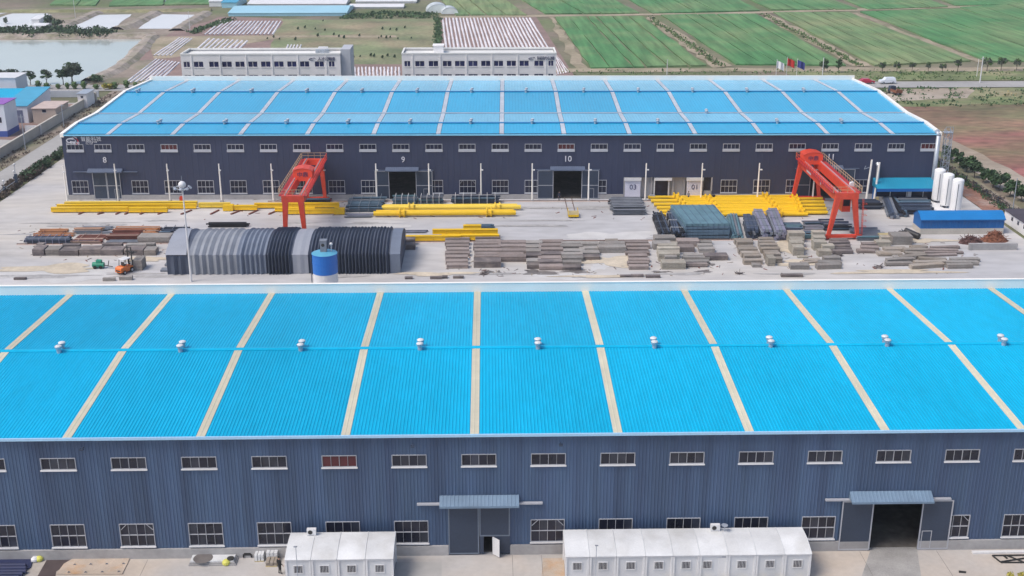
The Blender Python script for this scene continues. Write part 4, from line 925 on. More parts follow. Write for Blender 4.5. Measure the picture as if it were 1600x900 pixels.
    # floodlight drum and cable reel
    d = MB(); d.tube((flip*(tp+.7), yt+3 if flip < 0 else yf+4, zt+.2), (flip*(tp+.7), yt+3.7 if flip < 0 else yf+4.6, zt+.2), .45, n=12); d.build('cable_reel', M['white'], t)
    # driver's cab and access ladder under the front end
    c = MB(); cx = bs*.35 if flip > 0 else -bs*.2; c.box(cx-.7, cx+.7, yf+2.6, yf+4.4, zg-2.6, zg-.15)
    if flip > 0:
        co = c.build('driver_cab', M['crane_red'], t); c = MB(); c.box(cx-.55, cx+.55, yf+2.56, yf+2.598, zg-1.6, zg-.5); c.build('cab_window', M['carglass'], co)
        l = MB(); lx = bs-.1
        for q in (-.3, .3): l.bar((lx+.5, yf+q, .2), (lx+.2, yf+q, zg+.3), .06)
        for k in range(18): z = .4+k*.34; f_ = (z-.2)/(zg+.1); l.bar((lx+.5-.3*f_, yf-.3, z), (lx+.5-.3*f_, yf+.3, z), .04)
        for k in range(5): z = 2.2+k*.95; f_ = (z-.2)/(zg+.1); x = lx+.5-.3*f_; l.bar((x, yf-.35, z), (x+.6, yf-.35, z), .04); l.bar((x+.6, yf-.35, z), (x+.6, yf+.35, z), .04); l.bar((x, yf+.35, z), (x+.6, yf+.35, z), .04)
        l.build('ladder', M['crane_red'], t)
        text('lettering', '5t', .9, M['sign_white'], t, (-tp-.39, yf+9., zg+.6), (PI/2, 0, -PI/2), .02)
        pl = MB(); pl.box(-tp-.42, -tp-.382, yr-8.5, yr-5.5, zg+.35, zg+.95); pl.build('maker_plate', M['sign_white'], t)
    return t
gantry('red gantry crane left of door 9, its near legs behind the folded tent', -31.2, 184.6, 209.6, 197.0, 1.3, 1.95, -1)
gantry('red gantry crane on the right straddling the yellow beams, ladder on its leg', 57.75, 184.6, 208.3, 206.9, 1.4, 2.7, 1)
M['runway'] = mat('runway_concrete', (.56,.46,.42), .9, var=.12, scale=.4); M['steel_rail'] = mat('rail_steel', (.16,.10,.08), .5, var=.2)
for y, a, b in ((184.6, -76., 66.), (209.6, -40., 67.)):
    y2 = y if y < 200 else y-1.56
    q = MB(); q.poly([(a,y-.5,.02),(b,y2-.5,.02),(b,y2+.5,.02),(a,y+.5,.02)], [(0,1,2,3)]); struct('runway_strip', q, M['runway'])
    q = MB(); q.bar((a, y, .08), (b, y2, .08), .12, .12); tag(q.build('crane_rail', M['steel_rail']), 'steel crane rail on the pink runway strip in mid yard' if y < 200 else 'steel crane rail close to the far hall doors', 'rail')
# ---- yard materials
M['yellow'] = mat('yellow_beam_paint', (.80,.50,.008), .45, var=.08, scale=.4, fine=.05); M['yellow2'] = mat('light_yellow_paint', (.80,.57,.06), .45, var=.08, scale=.4, fine=.05)
M['rustbar'] = mat('rust_red_bearer', (.17,.06,.045), .85, var=.25); M['orange'] = mat('orange_rust_plate', (.42,.16,.05), .8, rv=.25, var=.25, scale=.5, col2=(.33,.17,.10), thr=.55, fine=.15); M['palerust'] = mat('pale_rust_beam', (.40,.28,.22), .8, rv=.25, var=.2, scale=.5)
M['slate'] = mat('slate_steel', (.065,.085,.13), .5, rv=.25, metal=.2, var=.2, scale=.6, fine=.12); M['bluesteel'] = mat('blue_grey_steel', (.105,.17,.235), .5, rv=.25, metal=.15, var=.2, scale=.5, fine=.1); M['greysteel'] = mat('grey_steel', (.24,.26,.30), .5, metal=.3, var=.2, fine=.1)
M['teal'] = mat('teal_grey_panel', (.13,.24,.29), .5, metal=.1, var=.2, scale=.6, fine=.1); M['black'] = mat('black_pipe', (.016,.016,.02), .5, var=.3, fine=.15); M['lilac'] = mat('lilac_grey_steel', (.26,.26,.35), .5, metal=.2, var=.2)
M['slab'] = [mat('precast_slab_%d' % i, c, .92, var=.16, scale=.6, col2=d, thr=.56, fine=.14, fscale=3, bump=.15, bscale=4, rv=.2) for i, (c, d) in enumerate((((0.257,0.215,0.201),(.25,.20,.18)), ((0.287,0.253,0.220),(.29,.24,.19)), ((0.265,0.249,0.234),(.26,.23,.21)), ((.14,.12,.12),(.26,.22,.20)), ((0.353,0.328,0.277),(.33,.29,.24))))]
M['timber_grey'] = mat('weathered_timber', (.30,.25,.19), .9, var=.25)
def nth(i, n):
    if n == 1: return ''
    if i == 0: return 'frontmost '
    if i == n-1: return 'rearmost '
    return ORD[i]+' '
def slabs(x0, x1, yt, yb, n, phrase, m=0, h=.5, skew=0, x0b=None, x1b=None, rough=.0, dark=(), gapf=.6, single=None, tall_front=None):
    """a row of n precast blocks going back; x0..x1 at the front edge, x0b..x1b at the back"""
    pf = [G(x0, yb), G(x1, yb)]; bx0 = x0 if x0b is None else x0b; bx1 = x1 if x1b is None else x1b
    pb = [G(bx0, yt), G(bx1, yt)]
    yF = pf[0][1]; yB = pb[0][1]-.1; dep = (yB-yF)/n
    for i in range(n):
        u = i/max(1, n-1) if n > 1 else 0
        a = pf[0][0]+(pb[0][0]-pf[0][0])*u; b = pf[1][0]+(pb[1][0]-pf[1][0])*u
        a += rnd.uniform(-.25, .25)*(1+rough); b += rnd.uniform(-.25, .25)*(1+rough); d = dep*gapf*rnd.uniform(.9, 1.06); hh = h*rnd.uniform(.95, 1.35)
        if i == 0 and tall_front: hh = tall_front
        L_ = b-a; q = MB(); k = 3 if hh > .45 else 2
        prof = []                              # stacked layers with recessed joints
        for j in range(k):
            z0, z1 = hh*j/k, hh*(j+1)/k; s = rnd.uniform(0, .06)
            prof += [(-d/2-s+.06, z0), (-d/2-s, z0+.03), (-d/2-s, z1-.03), (-d/2-s+.06, z1)]
        back = [(d/2+rnd.uniform(0, .05), z) for _, z in reversed(prof)]
        q.extx(prof+back, -L_/2, L_/2)
        mm = M['slab'][3] if i in dark else M['slab'][m if isinstance(m, int) else m[i % len(m)]]
        o = q.build('slab_stack', mm, None, ((a+b)/2, yF+dep*(i+.5), .0), rz=rnd.uniform(-.02, .02)*(1+6*rough))
        tag(o, nth(i, n)+(phrase.replace('stacks', 'stack', 1).replace('blocks in', 'block in', 1) if n > 1 else phrase), 'slabs' , 'precast slab stacks in the yard')
D_ = 'grey brown slab stacks '
slabs(696,733,374,421,8, D_+'in the row right of the yellow beam pair', 0, .55, tall_front=.6, dark=())
slabs(741,783,373,408,7, D_+'in the second row from the tent', 0, .55)
slabs(739,784,409,421,1, 'long dark slab stack at the front of the second row from the tent', 3, 1.0)
slabs(778,820,379,411,5, D_+'in the third row, long ones right of the second row', 0, .5, tall_front=.9)
slabs(822,845,379,422,6, 'mixed grey blocks in the narrow fourth row, dirty front', 2, .55, dark=(0,2))
slabs(843,879,378,424,7, D_+'in the fifth row, stained dark in front', 0, .55, dark=(1,3))
slabs(877,911,380,424,7, D_+'in the sixth row beside the stained one', 2, .55, dark=(0,))
slabs(905,936,381,408,4, D_+'in the short seventh row', 2, .5, dark=(0,))
slabs(936,977,382,397,2, 'long slab stacks in a pair facing the open yard middle', 2, .7, tall_front=1.0)
slabs(945,966,377,382,1, 'small slab stack on the runway behind the long pair', 1, .5)
slabs(982,1014,380,423,8, D_+'in the row right of the open yard middle', 0, .5, x0b=976, x1b=1012)
slabs(1020,1051,374,392,2, 'tall dark slab stacks touching the black pipe bundles', 2, 1.0)
slabs(1027,1063,385,410,5, 'beige blocks in the tall row below the black pipe bundles', 4, 1.0, x0b=1024, x1b=1056)
slabs(1036,1072,413,423,1, 'long low beige slab stack in front of the tall beige row', 4, .8)
slabs(1040,1056,403,414,1, 'short grey block between the tall beige row and low beige stack', 2, 1.0)
slabs(1056,1088,379,396,2, 'wide slab stacks below the teal panel stack', 0, .8)
slabs(1091,1119,379,396,3, 'narrower slab stacks right of the wide pair below the teal panels', 2, .6, x0b=1087, x1b=1110)
slabs(1067,1106,399,419,4, 'flat slab stacks in the row before the wide pair', 2, .5, dark=(0,))
slabs(1101,1140,400,409,1, 'long thin dark slab stack pointing to the open ground', 3, .6)
slabs(1165,1190,378,415,7, 'block stacks in the slanting row left of its twin', 1, .75, x0b=1146, x1b=1171)
slabs(1176,1192,413,419,1, 'small low block in front of the left slanting row', 2, .4)
slabs(1199,1225,378,412,7, 'block stacks in the slanting row right of its twin', 1, .75, x0b=1181, x1b=1206)
slabs(1200,1215,408,418,1, 'cube shaped pale block in front of the right slanting row', 4, 1.05)
slabs(1235,1259,373,396,3, 'tall beige block stacks left of the red crane legs', 4, 1.25, x0b=1228, x1b=1250)
slabs(1242,1258,391,402,1, 'single tall beige block before the three tall stacks', 4, 1.2)
slabs(1245,1262,401,404,1, 'flat beige slab lying below the single tall block', 4, .25)
slabs(1271,1292,371,393,3, 'tall beige block stacks touching the red crane on its left', 4, 1.15, x0b=1264, x1b=1284)
slabs(1278,1300,388,403,2, 'pale beige blocks in front of the crane side stacks', 4, .8)
slabs(1235,1268,415,423,1, 'long grey slab stack in front, left of the debris strip', 2, .7)
slabs(1282,1314,404,422,3, 'untidy flat slab stacks at the front below the crane', 2, .55, rough=1)
slabs(1250,1278,405,413,2, 'thin broken slabs between beige blocks and front stacks', 1, .25, rough=2)
slabs(1222,1258,430,434,1, 'thin lone slab lying beside the near hall parapet, right', 3, .35)
slabs(1300,1332,376,398,5, 'dark slate slabs in the row under the crane bottom beam', 3, .45, x0b=1292, x1b=1322)
slabs(1340,1368,382,397,3, 'light slab stacks right of the crane feet', 0, .5, rough=1)
slabs(1372,1393,374,387,2, 'light beige stacks in the pair before the yellow pallet', 4, .75)
slabs(1396,1426,373,385,1, 'tall grey slab stack before the black rubbish', 2, 1.1)
slabs(1376,1412,388,402,2, 'low slab stacks beside the loose planks', 1, .5)
slabs(1388,1424,402,417,3, 'light slab stacks at the front left of the loose plank heap', 2, .5, rough=1)
slabs(1412,1447,386,407,4, 'brown plank stacks in the loose heap middle', 1, .5, rough=2)
slabs(1449,1500,387,402,4, 'long thin planks in the heap facing the brown scrap', 0, .35, rough=2)
slabs(1430,1482,405,421,3, 'rough slab stacks at the front of the plank heap', 1, .5, rough=2)
slabs(1478,1524,406,421,3, 'long pale slab stacks at the right front end', 2, .5, rough=.5)
for a, b, y, l in ((20,40,438,'left'),(633,647,437,'second'),(672,688,437,'fourth'),(690,701,436,'fifth'),(706,726,436,'sixth'),(970,984,434,'seventh'),(986,1006,434,'eighth'),(1010,1032,435,'ninth')):
    slabs(a, b, y-3, y, 1, 'small dark slab along the near hall parapet, %s from the left' % l if l != 'left' else 'small dark slab along the near hall parapet, leftmost', 3, .3)
# grey boxes in two rows at the left
for i, (a, b) in enumerate(((50,66),(68,88),(92,121),(122,154),(155,189),(191,224),(225,242))):
    slabs(a, b, 390.5, 402, 1, 'dark grey steel box in the long front row, %s from the left' % ORD[i], 3 if i not in (1, 6) else 2, .85)
for i, (a, b) in enumerate(((55,66),(95,124),(158,190),(196,226),(228,242))):
    slabs(a, b, 386.5, 391.5, 1, 'grey steel box in the rear row behind the dark boxes, %s from the left' % ORD[i], 2 if i in (3, 4) else 3, .8)
lt = MB()
for i in range(420):
    px, py = rnd.choice(((rnd.uniform(690, 1140), rnd.uniform(395, 432)), (rnd.uniform(1140, 1530), rnd.uniform(378, 430)), (rnd.uniform(30, 260), rnd.uniform(352, 408)), (rnd.uniform(80, 1400), rnd.uniform(312, 346))))
    x, y = G(px, py); a = rnd.uniform(0, PI); l = rnd.uniform(.1, .5); d = Vector((math.cos(a)*l, math.sin(a)*l, rnd.uniform(0, .06))); p = Vector((x, y, .03)); lt.mi = rnd.choice((0, 0, 1, 2)); lt.bar(p-d, p+d, rnd.uniform(.05, .22), .05)
tag(lt.build('litter', [M['slab'][3], M['rustbar'], M['timber_grey']]), kind='stuff')
# ---- steel stacks ------------------------------------------------------------
VAR = {M['slate'].name: [M['greysteel'], M['black'], M['bluesteel']], M['bluesteel'].name: [M['slate'], M['greysteel'], M['teal']], M['orange'].name: [M['palerust'], M['rustbar']], M['palerust'].name: [M['orange'], M['greysteel']], M['greysteel'].name: [M['slate'], M['lilac']], M['black'].name: [M['slate']], M['lilac'].name: [M['slate'], M['greysteel']]}
def beams_x(x0, x1, yt, yb, n, layers, m, label, cat='steel', dz=.28, tie=None, tiem=None, name='beam_stack', group='steel stacks in the yard', skew=0, piece='beam', jit=.3, x0b=None, x1b=None):
    """stack of I-beams lying along x; parts are the single beams"""
    a0 = G(x0, yb)[0]; a1 = G(x1, yb)[0]; y0 = G(x0, yb)[1]; y1 = max(G(x0, yt)[1]-dz*layers*2.2, y0+.5)
    sk = 0 if x0b is None else G(x0b, yt)[0]-a0
    n = max(n, int(round(n*1.5))); layers += 1 if layers > 1 else 0; dz *= .8
    t = thing(name, label, cat, ((a0+a1)/2, y0, 0), group=group); L_ = a1-a0; w_ = (y1-y0)/n; proto = None; H = dz*.9; F = w_*.66
    for k in range(layers):
        for i in range(n):
            if k and rnd.random() < .08*k: continue
            if proto is None:
                q = MB(); e = .03; p = [(-F/2,0),(F/2,0),(F/2,e),(e,e*1.3),(e,H-e*1.3),(F/2,H-e),(F/2,H),(-F/2,H),(-F/2,H-e),(-e,H-e*1.3),(-e,e*1.3),(-F/2,e)]
                q.extx(p, -L_/2, L_/2); o = proto = q.build(piece, m, t)
            else: o = inst(proto, t)
            o.location = (rnd.uniform(-jit, jit)+sk*i/n, w_*(i+.5), .08+k*dz); o.scale = (rnd.uniform(.88, 1), 1, 1)
            if rnd.random() < .4: o.material_slots[0].link = 'OBJECT'; o.material_slots[0].material = rnd.choice(VAR.get(m.name, [m]))
    if tie:
        for j in range(tie):
            q = MB(); x = -L_/2+L_*(j+.5)/tie; q.bar((x, -.06, 0), (x, -.06, dz*layers+.35), .07); q.bar((x, y1-y0+.06, 0), (x, y1-y0+.06, dz*layers+.35), .07); q.bar((x, -.06, dz*layers+.3), (x, y1-y0+.06, dz*layers+.3), .06); q.build('tie_post', tiem or M['greysteel'], t)
    return t
def bundle_y(x0, x1, yt, yb, n, layers, m, label, r=.16, name='pipe_bundle', cat='pipes', x0b=None, x1b=None, group='steel stacks in the yard', band=3, sq=False, bandm=None):
    """bundle lying along the view, parts are the single pipes"""
    f0 = G(x0, yb); f1 = G(x1, yb); bx = G(x0b if x0b is not None else x0, yt); L_ = bx[1]-f0[1]; w_ = f1[0]-f0[0]; dx = bx[0]-f0[0]
    ang = math.atan2(dx, L_); t = thing(name, label, cat, ((f0[0]+f1[0])/2, f0[1], 0), -ang, group=group); pr = None; L2 = math.hypot(dx, L_)
    r = w_/n/2
    for k in range(layers):
        for i in range(n-(k % 2)):
            if pr is None:
                q = MB()
                if sq: q.box(-r*.9, r*.9, 0, L2, -r*.9, r*.9)
                else: q.tube((0,0,0), (0,L2,0), r*.95, n=8)
                pr = o = q.build('pipe' if not sq else 'beam', m, t)
            else: o = inst(pr, t)
            o.location = (-w_/2+r*(1+(k % 2))+2*r*i, rnd.uniform(-.6, .6), r+.05+k*r*1.75)
            if rnd.random() < .35: o.material_slots[0].link = 'OBJECT'; o.material_slots[0].material = rnd.choice(VAR.get(m.name, [m]))
    for j in range(band):
        y = L2*(j+.5)/band; q = MB(); zt = .05+2*r+(layers-1)*r*1.75+.05
        q.bar((-w_/2-.05, y, 0), (-w_/2-.05, y, zt), .06); q.bar((w_/2+.05, y, 0), (w_/2+.05, y, zt), .06); q.bar((-w_/2-.08, y, zt), (w_/2+.08, y, zt), .06); q.build('band', bandm or M['greysteel'], t)
    return t
def yellow_beam(x0, x1, y, label, w=.75, h=.75, flanges=(), pipe=False, m=None, z=.2, ends=None, group='yellow beams lying in the yard'):
    a0, yy = G(x0, y); a1 = G(x1, y)[0]; L_ = a1-a0; t = thing('yellow_beam', label, 'beam', ((a0+a1)/2, yy, 0), rnd.uniform(-.004, .004), group=group); m = m or M['yellow']
    q = MB()
    if pipe: q.tube((-L_/2,0,z+h/2), (L_/2,0,z+h/2), h/2, n=12); q.build('tube', m, t, smooth=False)
    else:
        q.extx([(-w/2,z),(w/2,z),(w/2,z+.06),(w/2-.08,z+.08),(w/2-.08,z+h-.08),(w/2,z+h-.06),(w/2,z+h),(-w/2,z+h),(-w/2,z+h-.06),(-w/2+.08,z+h-.08),(-w/2+.08,z+.08),(-w/2,z+.06)], -L_/2, L_/2); q.build('girder', m, t)
        for j in range(1, int(L_/2.2)): q = MB(); q.box(-L_/2+j*2.2-.03, -L_/2+j*2.2+.03, -w/2+.005, w/2-.005, z+.06, z+h-.06); q.build('stiffener', m, t)
    for f in flanges:
        q = MB(); x = -L_/2+L_*f; k = 1.2 if h < .7 else .98; c_ = z+h*(.75 if h < .7 else .6)
        q.tube((x-.5,0,c_), (x-.3,0,c_), h*k, n=10); q.tube((x-.3,0,c_), (x+.3,0,c_), h*.72, n=10); q.tube((x+.3,0,c_), (x+.5,0,c_), h*k, n=10); q.build('collar', m, t)
    if ends:
        for e in ends: q = MB(); x = e*(L_/2-.6); q.box(x-.9, x+.9, -w*.8, w*.8, z-.1, z+h*1.15); q.build('end_box', m, t)
    return t
# bearers under the left yellow beams
for i, x in enumerate((124,154,182,196,220,248,284,330,362,390,421)):
    a, y = G(x, 335); q = MB(); q.box(-.14, .14, -.2, 2.6, 0, .2); o = q.build('bearer', M['rustbar'], None, (a, y, 0), rz=-.35+rnd.uniform(-.15, .15)); tag(o, 'rusty red bearer bar under the left yellow beams, %s from the left' % ORD[i], 'bearer', 'bearers under the yellow beams')
YB = 'long yellow box beam at far left, '
yellow_beam(102, 308, 323.5, YB+'rear one of the left set', m=M['yellow2'])
yellow_beam(90, 306, 327.5, YB+'middle one of the left set')
yellow_beam(81, 200, 332, YB+'front left piece with pointed end'); yellow_beam(202, 262, 332.5, YB+'front right short piece')
yellow_beam(311, 360, 325, 'pale short yellow beam between the lamp mast and the crane', m=M['yellow2']); yellow_beam(352, 402, 329, 'short yellow beam left of the red crane, stepped end', ends=(-1,))
yellow_beam(398, 530, 325.5, 'long yellow beam passing behind the left crane legs', ends=None); yellow_beam(444, 536, 335, 'thick yellow beam passing behind the left crane feet', ends=(1,), m=M['yellow']); yellow_beam(430, 492, 331, 'short yellow beam between the two crane side beams', h=.6)
yellow_beam(597, 814, 329.5, 'long yellow tube in the centre, rear one with two collars', pipe=True, h=.8, flanges=(.21, .83), m=M['yellow2']); yellow_beam(599, 808, 326, 'slim yellow tube lying behind the centre collared tube', pipe=True, h=.6, m=M['yellow2'])
yellow_beam(584, 806, 339, 'long yellow tube in the centre, front one with two collars', pipe=True, h=.85, flanges=(.2, .81)); yellow_beam(588, 803, 335, 'slim yellow tube between the two collared centre tubes', pipe=True, h=.6)
yellow_beam(634, 720, 377, 'yellow beam in the small pile right of the tent, front left'); yellow_beam(676, 778, 372, 'yellow beam in the small pile right of the tent, stacked upper', z=.75, ends=None); yellow_beam(690, 780, 376, 'yellow beam in the small pile right of the tent, front right', h=.8)
yellow_beam(724, 752, 366, 'short yellow bracket on top of the small pile right of the tent', h=.7, z=.9)
nr = 11
for i in range(nr):
    py = 339.5-i*2.75; a, b = 1012+(py-311)*.8, 1284+(py-309)*.35; x0, x1 = ((a, a+228), (a+48, b))[i % 2]
    yellow_beam(x0, x1, py, 'yellow collared tube in the large right stack, '+nth(i, nr).strip()+' row from the front', pipe=True, h=.62, flanges=(.19, .8), m=M['yellow'], z=.15, group='yellow tubes in the large right stack')
    yellow_beam(x0+14 if i % 2 else x0+30, x1-4, py-1.3, 'slim yellow tube between collared ones in the large right stack, '+nth(i, nr).strip()+' row from the front', pipe=True, h=.42, m=M['yellow2'] if i % 3 == 0 else M['yellow'], z=.12, group='slim yellow tubes in the large right stack')
BS = 'blue grey steel beams '
beams_x(539, 598, 309, 332, 6, 3, M['bluesteel'], BS+'in a tied stack left of door 9', tie=4)
beams_x(487, 536, 333, 340, 3, 1, M['greysteel'], 'light grey steel sections before the tied stack by door 9') if False else beams_x(537, 582, 334, 341, 3, 1, M['greysteel'], 'light grey steel sections before the tied stack by door 9')
beams_x(470, 517, 311, 316.5, 3, 2, M['slate'], 'dark steel beams behind the left crane')
beams_x(613, 652, 309, 322, 3, 5, M['bluesteel'], BS+'between posts before door 9, left rack', tie=4, tiem=M['white']); beams_x(653, 691, 309, 322, 3, 5, M['bluesteel'], BS+'between posts before door 9, right rack', tie=4, tiem=M['white'])
beams_x(705, 780, 308, 322, 3, 5, M['slate'], 'dark blue steel channels in a long white posted rack', tie=6, tiem=M['white'])
beams_x(957, 1010, 311, 337, 6, 3, M['slate'], 'dark grey plate girders piled right of the transfer cart', dz=.3, x0b=949)
beams_x(36, 108, 372, 382, 4, 2, M['slate'], 'dark purple steel grid stack at the far left', tie=7, tiem=M['lilac']); beams_x(48, 112, 364, 371, 4, 1, M['orange'], 'rusty plates behind the dark purple grid stack', tie=2, tiem=M['rustbar'])
beams_x(110, 160, 367, 380, 4, 1, M['orange'], 'orange rusted beams in the middle of the left stacks', tie=2, tiem=M['palerust']); beams_x(108, 156, 376, 381, 2, 1, M['palerust'], 'pale pink beams before the orange rusted beams')
beams_x(166, 218, 367, 376, 3, 2, M['orange'], 'orange rusted beams in the right of the left stacks'); beams_x(164, 216, 375, 381, 2, 1, M['palerust'], 'pale beams before the right orange rusted beams')
beams_x(224, 244, 359, 370, 4, 2, M['orange'], 'bright orange short plates behind the grey slab'); beams_x(174, 250, 354, 361, 3, 1, M['orange'], 'long thin rust beams at the rear of the left stacks'); beams_x(120, 172, 354, 362, 3, 1, M['greysteel'], 'thin grey steel frames at the rear of the left stacks'); beams_x(120, 220, 362, 366, 2, 1, M['palerust'], 'long pale beams between the thin frames and orange stacks')
beams_x(60, 106, 358, 364, 3, 1, M['palerust'], 'thin pale frames behind the rusty plates at far left'); beams_x(112, 158, 358, 366, 3, 2, M['palerust'], 'pale rusty channels behind the orange rusted beams'); beams_x(176, 222, 361, 367, 3, 2, M['rustbar'], 'dark rust beams between the rear beams and right orange beams'); beams_x(250, 268, 362, 370, 3, 2, M['slate'], 'short slate beams touching the left end of the tent')
slabs(213,262,371,382,1, 'wide smooth grey slab touching the tent on its left', 2, .9)
beams_x(248, 292, 355, 362, 3, 1, M['slate'], 'grey steel behind the left end of the tent', tie=3); beams_x(323, 387, 350, 356, 2, 2, M['black'], 'black steel bars behind the tent'); beams_x(630, 668, 360, 365, 2, 1, M['greysteel'], 'thin grey bars behind the small yellow pile'); beams_x(725, 772, 353, 359, 3, 2, M['bluesteel'], 'blue grey panels behind the small yellow pile'); beams_x(693, 718, 358, 363, 2, 1, M['slate'], 'dark bars left of the blue grey panels')
beams_x(828, 866, 384, 386, 1, 1, M['slate'], 'thin green grey pole lying on the runway beside the slab rows', dz=.3) if False else None
slabs(626,647,378,392,2, 'dark steel stacks touching the right end of the tent', 3, .8)
bundle_y(1022+8, 1049, 341, 374, 6, 4, M['black'], 'black pipe bundle, left of the two beside the teal stack', x0b=1018); bundle_y(1049, 1072, 341, 375, 6, 4, M['black'], 'black pipe bundle with white straps beside the teal stack', x0b=1040, bandm=M['white'])
bundle_y(1141, 1162, 341, 373, 5, 2, M['bluesteel'], 'blue pipes lying right of the teal panel stack', x0b=1134, band=0); bundle_y(1166, 1184, 350, 373, 3, 3, M['slate'], 'dark open frame bundle right of the blue pipes', x0b=1160, sq=True)
bundle_y(1188, 1207, 342, 375, 4, 4, M['lilac'], 'lilac grey beam bundle, left of the pair beside the crane', x0b=1174, sq=True); bundle_y(1209, 1229, 341, 376, 4, 4, M['lilac'], 'lilac grey beam bundle with dark ends, right of the pair', x0b=1196, sq=True)
beams_x(1226, 1254, 350, 371, 6, 2, M['bluesteel'], 'blue grey bars left of the right crane, low stack', x0b=1222); beams_x(1258, 1290, 347, 373, 6, 2, M['slate'], 'slate bars touching the right crane near leg', x0b=1252)
beams_x(1236, 1256, 368, 374, 2, 2, M['teal'], 'short teal sheets before the low blue bars'); beams_x(1257, 1278, 368, 374, 2, 2, M['teal'], 'short teal sheets beside the crane near leg')
beams_x(1286, 1332, 345, 361, 4, 3, M['slate'], 'dark steel sections seen between the right crane legs'); beams_x(1340, 1388, 358, 377, 5, 2, M['bluesteel'], BS+'right of the crane ladder'); 
beams_x(1344, 1381, 314, 328, 4, 3, M['slate'], 'grey steel beams before the glass fronted shop'); beams_x(1408, 1460, 311, 336, 6, 3, M['slate'], 'long dark beams stacked before the white tanks', x0b=1396)
bundle_y(1386, 1404, 313, 341, 4, 2, M['lilac'], 'slanting grey pipes, left bundle before the shop', x0b=1376, sq=True, band=0); bundle_y(1404, 1420, 313, 339, 4, 2, M['slate'], 'slanting dark pipes with rusty ends before the shop', x0b=1384, sq=True, band=0, bandm=M['rust'])
# the big teal panel stack
x0, y0 = G(1070, 374); x1 = G(1140, 374)[0]; t = thing('panel_stack', 'big slanting stack of teal grey steel panels before the yellow tubes', 'steel', (0, y0, 0), group='steel stacks in the yard')
for k in range(5):
    q = MB(); z = .15+k*.52; a, b = x0-.25*(4-k)*0, x1; dd = G(1070, 350)[1]-y0+2.6; tilt = .12*(k % 2)
    q.poly([(a, 0, z), (b, 0, z+tilt), (b-.6, dd, z+tilt), (a-.8, dd, z), (a, 0, z+.42), (b, 0, z+.42+tilt), (b-.6, dd, z+.42+tilt), (a-.8, dd, z+.42)], [(0,3,2,1),(4,5,6,7),(0,1,5,4),(1,2,6,5),(2,3,7,6),(3,0,4,7)])
    q.build('panel', M['teal' if k == 4 else 'bluesteel'], t)
    for j in range(9): q = MB(); x = a+.2+(b-a-.4)*j/8; q.bar((x, -.05, z+.02), (x, -.05, z+.4), .09); q.build('stiffener', M['bluesteel'], t)
for j in range(7): q = MB(); x = x0+.2+(x1-x0-.4)*j/6; q.bar((x, 0, 2.7), (x-.7, dd, 2.7), .1, .06); q.build('stiffener', M['bluesteel'], t)
# pallet, rubbish, black pipe, scrap
M['timber'] = mat('pale_timber', (.46,.38,.20), .85, var=.2); x, y = G(1385, 376); t = thing('timber_pallets', 'pile of pale yellow timber pallets right of the crane', 'pallets', (x, y, 0))
for k in range(4):
    q = MB(); q.box(-1.2, 1.2, 0, 1.1, .1+k*.28, .16+k*.28); q.build('deck', M['timber'], t)
    for j in range(7): q = MB(); q.box(-1.15+j*.36, -1.0+j*.36, -.02, 1.08, .0+k*.28, .098+k*.28); q.build('slat', M['timber'], t)
def heap(name, label, cat, px, py, rx, ry, h, m, n=26, group=None):
    x, y = G(px, py); q = MB(); K = 16; R_ = 5
    P = [[(math.cos(2*PI*i/K)*rx*r/R_*rnd.uniform(.85, 1.15), math.sin(2*PI*i/K)*ry*r/R_*rnd.uniform(.85, 1.15), max(0, h*(1-(r/R_)**1.3)*rnd.uniform(.7, 1.2))) for i in range(K)] for r in range(1, R_+1)]
    c = (0, 0, h)
    for i in range(K): q.face(c, P[0][i], P[0][(i+1) % K])
    for r in range(R_-1):
        for i in range(K): q.face(P[r][i], P[r+1][i], P[r+1][(i+1) % K], P[r][(i+1) % K])
    for _ in range(n):
        a = rnd.uniform(0, 2*PI); r = rnd.uniform(.1, .85); z = h*(1-r**1.3); p = Vector((math.cos(a)*rx*r, math.sin(a)*ry*r, z+.05)); d = Vector((rnd.uniform(-1,1), rnd.uniform(-1,1), rnd.uniform(-.2,.5))).normalized()*rnd.uniform(.3, .9); q.bar(p-d, p+d, rnd.uniform(.04, .14), .05)
    return tag(q.build(name, m, None, (x, y, 0)), label, cat, group)
heap('rubbish_heap', 'heap of dark rubbish and sacks left of the black roll', 'rubbish', 1408, 371, 1.6, 1.1, 1.1, M['black'], 14)
heap('scrap_heap', 'dark brown wire scrap heap below the blue container, left half', 'scrap', 1517, 379, 2.0, 1.6, 1.0, mat('brown_scrap', (.12,.06,.055), .9, var=.3, scale=3.), 90); heap('scrap_heap', 'rust brown swarf heap below the blue container, right half', 'scrap', 1553, 376, 2.3, 1.5, 1.5, M['rust'], 90)
x, y = G(1429, 374); q = MB(); q.tube((.6, -.2, .55), (-1.0, 1.9, .95), .5, n=14); tag(q.build('black_roll', M['black'], None, (x, y, 0)), 'big black roll leaning at the blue container corner', 'roll')
q = MB(); x0, y0 = G(1514, 391); x1, y1 = G(1590, 391); q.box(x0, x1, y0, y0+.5, 0, 1.05); q.box(x0-.1, x0+.4, y0-.1, y0-.002, 0, .4); tag(q.build('concrete_barrier', M['plinth']), 'long low concrete barrier in front of the brown scrap', 'barrier')
for i, (a, b, s) in enumerate(((1372,418,.8),(1155,428,.35),(757,428,.8),(1310,400,.6),(870,395,.4))):
    heap('rubble_pile', ('small grey rubble pile before the plank heap','tiny rubble pile on the open ground in front of slanting rows','small dark rubble pile before the long dark slab stack','small rubble pile at the slate slabs under the crane','tiny rubble pile among the stained slab rows')[i], 'rubble', a, b, s, s*.8, .4*s, M['slab'][3], 8, 'rubble piles')
